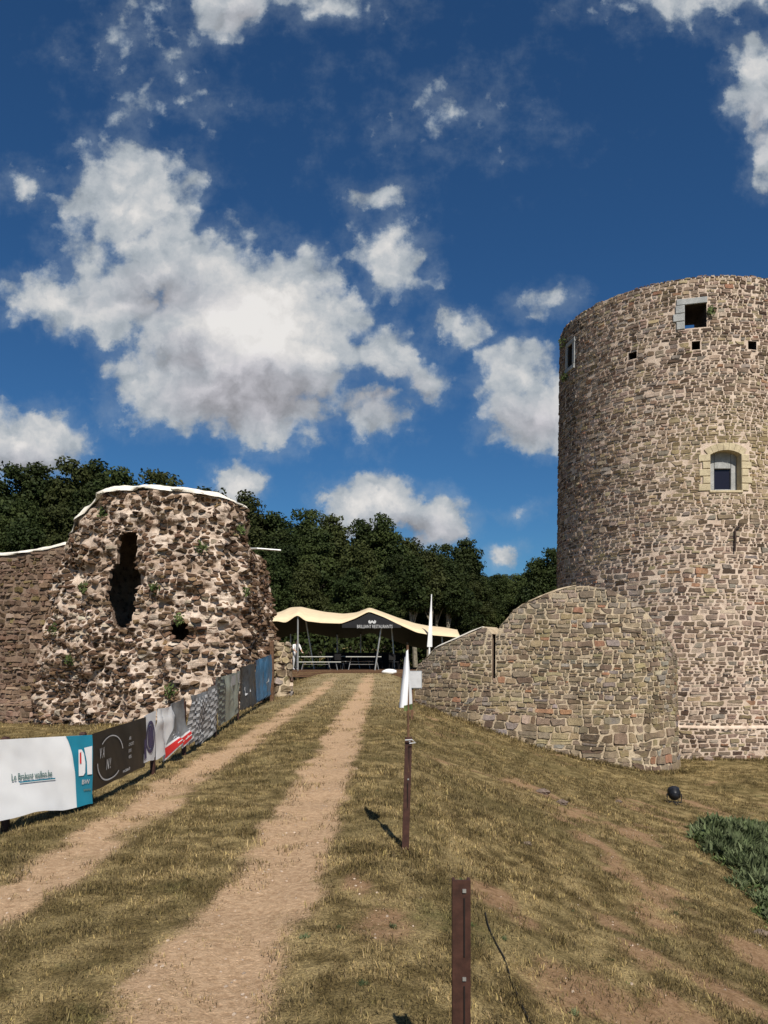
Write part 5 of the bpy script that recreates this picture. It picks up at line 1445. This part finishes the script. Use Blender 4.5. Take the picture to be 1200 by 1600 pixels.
ok = inside_poly(x + (fbm(x * 1.6, y * 1.6, 61, 3) - 0.5) * 0.9, y + (fbm(x * 1.6, y * 1.6, 62, 3) - 0.5) * 0.9, A_); x, y = x[ok][:1500], y[ok][:1500]; hgt_ = ss(fbm(x * 1.1, y * 1.1, 66, 3), 0.35, 0.65)
# stray green tufts on the bank
ex, ey = [], []
for k in range(26):
    px_ = rng.uniform(480, 1190); py_ = rng.uniform(1170, 1590); Y_ = on_ground(px_, py_); X_ = PX(px_, py_, Y_)[0]
    for q in range(int(rng.integers(1, 4))): ex.append(X_ + rng.normal(0, 0.10)); ey.append(Y_ + rng.normal(0, 0.12))
nb_ = len(x); x = np.concatenate([x, ex]); y = np.concatenate([y, ey]); n = len(x)
scl = rng.uniform(0.5, 1.2, n); scl[:nb_] *= 0.75 + 0.85 * hgt_; scl[nb_:] *= 0.20
scatter('weeds', np.column_stack([x, y, gz(x, y) - 0.01]), np.column_stack([rng.uniform(-.2, .2, n), rng.uniform(-.2, .2, n), rng.uniform(0, 6.28, n)]), scl, rng.integers(0, 5, n), wsrc, 'green leafy weeds filling the hollow at the right edge', 'weeds')

# plants rooted in the masonry
def wall_plant(W, x, y, size, label, seed):
    s, z = W.px_to_sz(x, y) if hasattr(W, 'px_to_sz') else t_sz(x, y)
    S = W.S if hasattr(W, 'S') else TS
    p = S(np.array([s]), np.array([z]), np.array([0.05]))[0]; q = S(np.array([s]), np.array([z]), np.array([0.35]))[0]; nrm = Vector(q - p).normalized()
    r = random.Random(seed); V = []; F = []
    for _ in range(int(70 * size / 0.4)):
        d = Vector((r.gauss(0, 1), r.gauss(0, 1), r.gauss(0, 1))).normalized() * size * r.random() ** 0.5 * 0.6; d.z *= 1.1
        c = Vector(p) + d + nrm * (size * 0.18); a = Vector((r.gauss(0, 1), r.gauss(0, 1), r.gauss(0, 1) - 0.4)).normalized(); b_ = a.cross(nrm + Vector((r.gauss(0, .5), 0, r.gauss(0, .5)))).normalized()
        L = r.uniform(0.04, 0.09); w = L * 0.45; b0 = len(V); V += [c - a * L, c + b_ * w, c + a * L, c - b_ * w]; F.append((b0, b0 + 1, b0 + 2, b0 + 3))
    o = root('wall_plant', p, label, 'plant', 'plants growing on the masonry')
    mesh_obj('foliage', V, F, M['weed'], o)
    MB().tube([Vector(p) - nrm * 0.1, Vector(p) + nrm * size * 0.3], 0.008, 5).build('stem', M['bark'], o)
for k, (x, y, s_, lb) in enumerate(((95, 985, 0.40, 'green plant low on the ruin near the brown curtain wall'), (128, 918, 0.34, 'green plant on the ruin left of the dark breach'), (118, 1030, 0.34, 'green plant on the ruin below the curtain wall joint'), (244, 920, 0.30, 'green plant right of the dark breach'),
        (315, 855, 0.34, 'green plant high on the ruin under the capping'), (378, 828, 0.36, 'green plant at the upper right shoulder of the ruin'), (150, 800, 0.30, 'green plant at the upper left shoulder of the ruin'), (283, 968, 0.32, 'green plant over the small hole in the ruin'), (270, 1080, 0.42, 'bushy green plant at the foot of the ruin above the grey banner'), (380, 925, 0.26, 'small green plant on the right part of the ruin'))):
    wall_plant(RU, x, y, s_, lb, 200 + k)
class _T: pass
for k, (x, y, s_, lb) in enumerate(((884, 535, 0.40, 'green plant on the tower edge above its side window'), (886, 590, 0.34, 'green plant on the tower edge below its side window'), (1110, 487, 0.28, 'green plant beside the topmost tower window'))):
    wall_plant(_T(), x, y, s_, lb, 240 + k)


# ------------------------------------------------------------------ trees of the wood
def tree_variant(seed, H, W, trunk_frac=0.35, nc=120, nl=170, leaf=(0.10, 0.21), zlow=0.55):
    r = np.random.default_rng(seed)
    tb = MB(); th = H * 0.80
    bend = r.normal(0, 0.3, 2)
    tp = [(0, 0, -0.6), (bend[0] * .3, bend[1] * .3, H * .25), (bend[0], bend[1], H * .5), (bend[0] * 1.3, bend[1] * 1.1, th)]
    tb.tube(tp, [0.28, 0.22, 0.15, 0.05], 7)
    C = []
    while len(C) < nc:
        p = r.uniform(-1, 1, 3); q = np.linalg.norm(p)
        if q > 1 or q < 0.35: continue
        zz = (p[2] + 1) / 2
        wd = W * (0.55 + 0.55 * math.sin(min(zz * 1.15 + 0.25, 1) * math.pi)) * (0.8 + 0.35 * vn(np.array([math.atan2(p[1], p[0]) * 1.6]), np.array([zz * 3]), seed)[0])
        C.append((p[0] * wd, p[1] * wd, H * trunk_frac * zlow + zz * (H - H * trunk_frac * zlow) * (0.93 + 0.1 * r.random())))
    C = np.array(C)
    for c in C[:: max(1, nc // 16)]:
        z0 = max(H * .2, min(th * .95, c[2] * 0.72)); f = z0 / th; s = np.array([bend[0] * f, bend[1] * f, z0])
        m = (s + c) / 2 + np.array([0, 0, 0.4]); tb.tube([s, m, c], [0.10, 0.06, 0.02], 5)
    V = []; rad = r.uniform(0.55, 1.25, nc)
    D = r.normal(size=(nc, nl, 3)); D /= np.linalg.norm(D, axis=2)[:, :, None]
    pos = C[:, None, :] + D * (rad[:, None] * r.random((nc, nl)) ** 0.4)[:, :, None] * np.array([1.1, 1.1, 0.75])
    nrm = D * 0.9 + r.normal(size=D.shape) * 0.55 + np.array([0, 0, 0.35]); nrm /= np.linalg.norm(nrm, axis=2)[:, :, None]
    t1 = np.cross(nrm, r.normal(size=D.shape)); t1 /= np.linalg.norm(t1, axis=2)[:, :, None]; t2 = np.cross(nrm, t1)
    L = r.uniform(leaf[0], leaf[1], (nc, nl))[:, :, None]
    Q = np.stack([pos - t1 * L, pos + t2 * L * .6, pos + t1 * L, pos - t2 * L * .6], axis=2).reshape(-1, 3)
    F = np.arange(len(Q)).reshape(-1, 4).tolist()
    tm = bpy.data.meshes.new('trunk'); tm.from_pydata(tb.V, [], tb.F); tm.materials.append(M['bark'])
    def crown(mat):
        cm = bpy.data.meshes.new('crown'); cm.from_pydata(Q.tolist(), [], F); cm.materials.append(mat); return cm
    return tm, crown(M['leaf']), crown(M['leaf2']), crown(M['leaf3'])
TVAR = [tree_variant(300 + k, 14.0, W, tf, nc) for k, (W, tf, nc) in enumerate(((3.6, .35, 125), (3.1, .30, 110), (4.3, .35, 140), (2.5, .30, 95), (3.8, .5, 120)))]
TVAR.append(tree_variant(340, 14.0, 1.7, 0.85, 70, zlow=0.62)); TVAR[5][0].materials.clear(); TVAR[5][0].materials.append(M['palebark'])
def tree(x, y, ztop, var, light, label, group, k):
    zb = gz1(x, y); H = ztop - zb; tm, c1, c2, c3 = TVAR[var]
    o = root('deciduous_tree', (x, y, zb), label, 'tree', group); s = H / 14.2
    for nm, me in (('trunk', tm), ('crown', c2 if light else (c3 if k % 3 == 1 else c1))):
        c = bpy.data.objects.new(nm, me); c.scale = (s * (1.0 if H > 9 else 1.15),) * 2 + (s,); c.rotation_euler.z = k * 2.399; c.parent = o; col.objects.link(c)
sky_px = [(-60, 706), (0, 716), (30, 708), (70, 712), (95, 740), (120, 716), (160, 714), (200, 722), (245, 736), (300, 752), (345, 772), (380, 764), (420, 768), (470, 776), (500, 786), (540, 790), (575, 790), (610, 806), (650, 815), (690, 836), (720, 836), (745, 850), (765, 900)]
tr_r = random.Random(77); kk = 0
def topz(px, Y): return EYE + (HY - np.interp(px, [p[0] for p in sky_px], [p[1] for p in sky_px])) / FPX * Y
for (Y_, x0, x1, step, drop) in ((84, -70, 740, 44, 0), (74, -50, 735, 56, 40), (65, -40, 705, 66, 85)):
    x = x0
    while x < x1:
        xx = x + tr_r.uniform(-10, 10); yy = Y_ + tr_r.uniform(-3, 3); z_ = topz(xx, yy) - (drop + tr_r.uniform(-8, 20)) / FPX * yy
        lb = {84: 'tall dark broadleaf tree on the skyline of the wood', 74: 'dark broadleaf tree in the middle of the wood', 65: 'lower broadleaf tree along the front of the wood'}[Y_]
        tree((xx - HX) / FPX * yy, yy, z_, kk % 5, False, lb, {84: 'skyline trees of the wood', 74: 'middle trees of the wood', 65: 'front trees of the wood'}[Y_], kk); kk += 1; x += step * tr_r.uniform(0.8, 1.15)
tree((728 - HX) / FPX * 80, 80, EYE + (HY - 832) / FPX * 80, 3, False, 'slender separate tree with a round head at the right end of the wood', None, 5)
tree((705 - HX) / FPX * 62, 62, EYE + (HY - 868) / FPX * 62, 4, False, 'tree with bare lower trunk behind the right end of the tent', None, 9)
for k, (px_, py_, Y_, lb) in enumerate(((858, 852, 78, 'dark tree partly hidden behind the left edge of the tower'), (838, 872, 82, 'small dark tree between the pale hillside and the tower'), (885, 846, 86, 'tree hidden almost wholly by the tower'))):
    tree((px_ - HX) / FPX * Y_, Y_, EYE + (HY - py_) / FPX * Y_, (2, 0, 1)[k], False, lb, None, 20 + k)
far_lab = 'green tree of the low stretch of wood between the tent and the tower'
for k, px_ in enumerate(range(738, 880, 13)):
    Y_ = 100 + 7 * (k % 3); py_ = float(np.interp(px_, [738, 760, 790, 820, 850, 880], [884, 893, 894, 890, 884, 870])) + (k * 37 % 11) - 3
    tree((px_ - HX) / FPX * Y_, Y_, EYE + (HY - py_) / FPX * Y_, k % 5, k % 2 == 0, far_lab, 'trees between the wood and the tower', 41 + k)
for k, (px_, py_) in enumerate(((748, 925), (775, 930), (800, 928), (828, 926), (855, 920))):
    Y_ = 84 + 3 * (k % 2); tree((px_ - HX) / FPX * Y_, Y_, EYE + (HY - py_) / FPX * Y_, k % 5, False, 'dark low tree in front of the gap between wood and tower', 'low trees in the gap', 70 + k)
for k, (px_, py_, lb) in enumerate(((650, 866, 'leftmost slim tree with a pale bare trunk above the tent'), (668, 858, 'slim pale trunked tree just left of the tall narrow flag'), (684, 868, 'slim pale trunked tree just right of the tall narrow flag'), (702, 874, 'rightmost slim tree with a pale bare trunk behind the tent'))):
    Y_ = 57 + k * 0.7; tree((px_ - HX) / FPX * Y_, Y_, EYE + (HY - py_) / FPX * Y_, 5, False, lb, 'slim trees with pale trunks', 90 + k)
# undergrowth closing the foot of the wood
tb = np.random.default_rng(5); n = 26000
x = tb.uniform(-48, 24, n); y = tb.uniform(58, 66, n); h = 3.2 * tb.random(n) ** 0.8 * (0.6 + 0.8 * fbm(x * 0.35, y * 0.2, 91, 2)); z = gz(x, y) + h
D = tb.normal(size=(n, 3)) + np.array([0, -0.5, 0.5]); D /= np.linalg.norm(D, axis=1)[:, None]; t1 = np.cross(D, tb.normal(size=(n, 3))); t1 /= np.linalg.norm(t1, axis=1)[:, None]; t2 = np.cross(D, t1); L = tb.uniform(.12, .26, n)[:, None]
c = np.column_stack([x, y, z]); Q = np.stack([c - t1 * L, c + t2 * L * .6, c + t1 * L, c - t2 * L * .6], axis=1).reshape(-1, 3)
tag(mesh_obj('undergrowth', Q, np.arange(len(Q)).reshape(-1, 4).tolist(), M['leaf']), 'dark leafy undergrowth along the foot of the wood', 'undergrowth', kind='stuff')
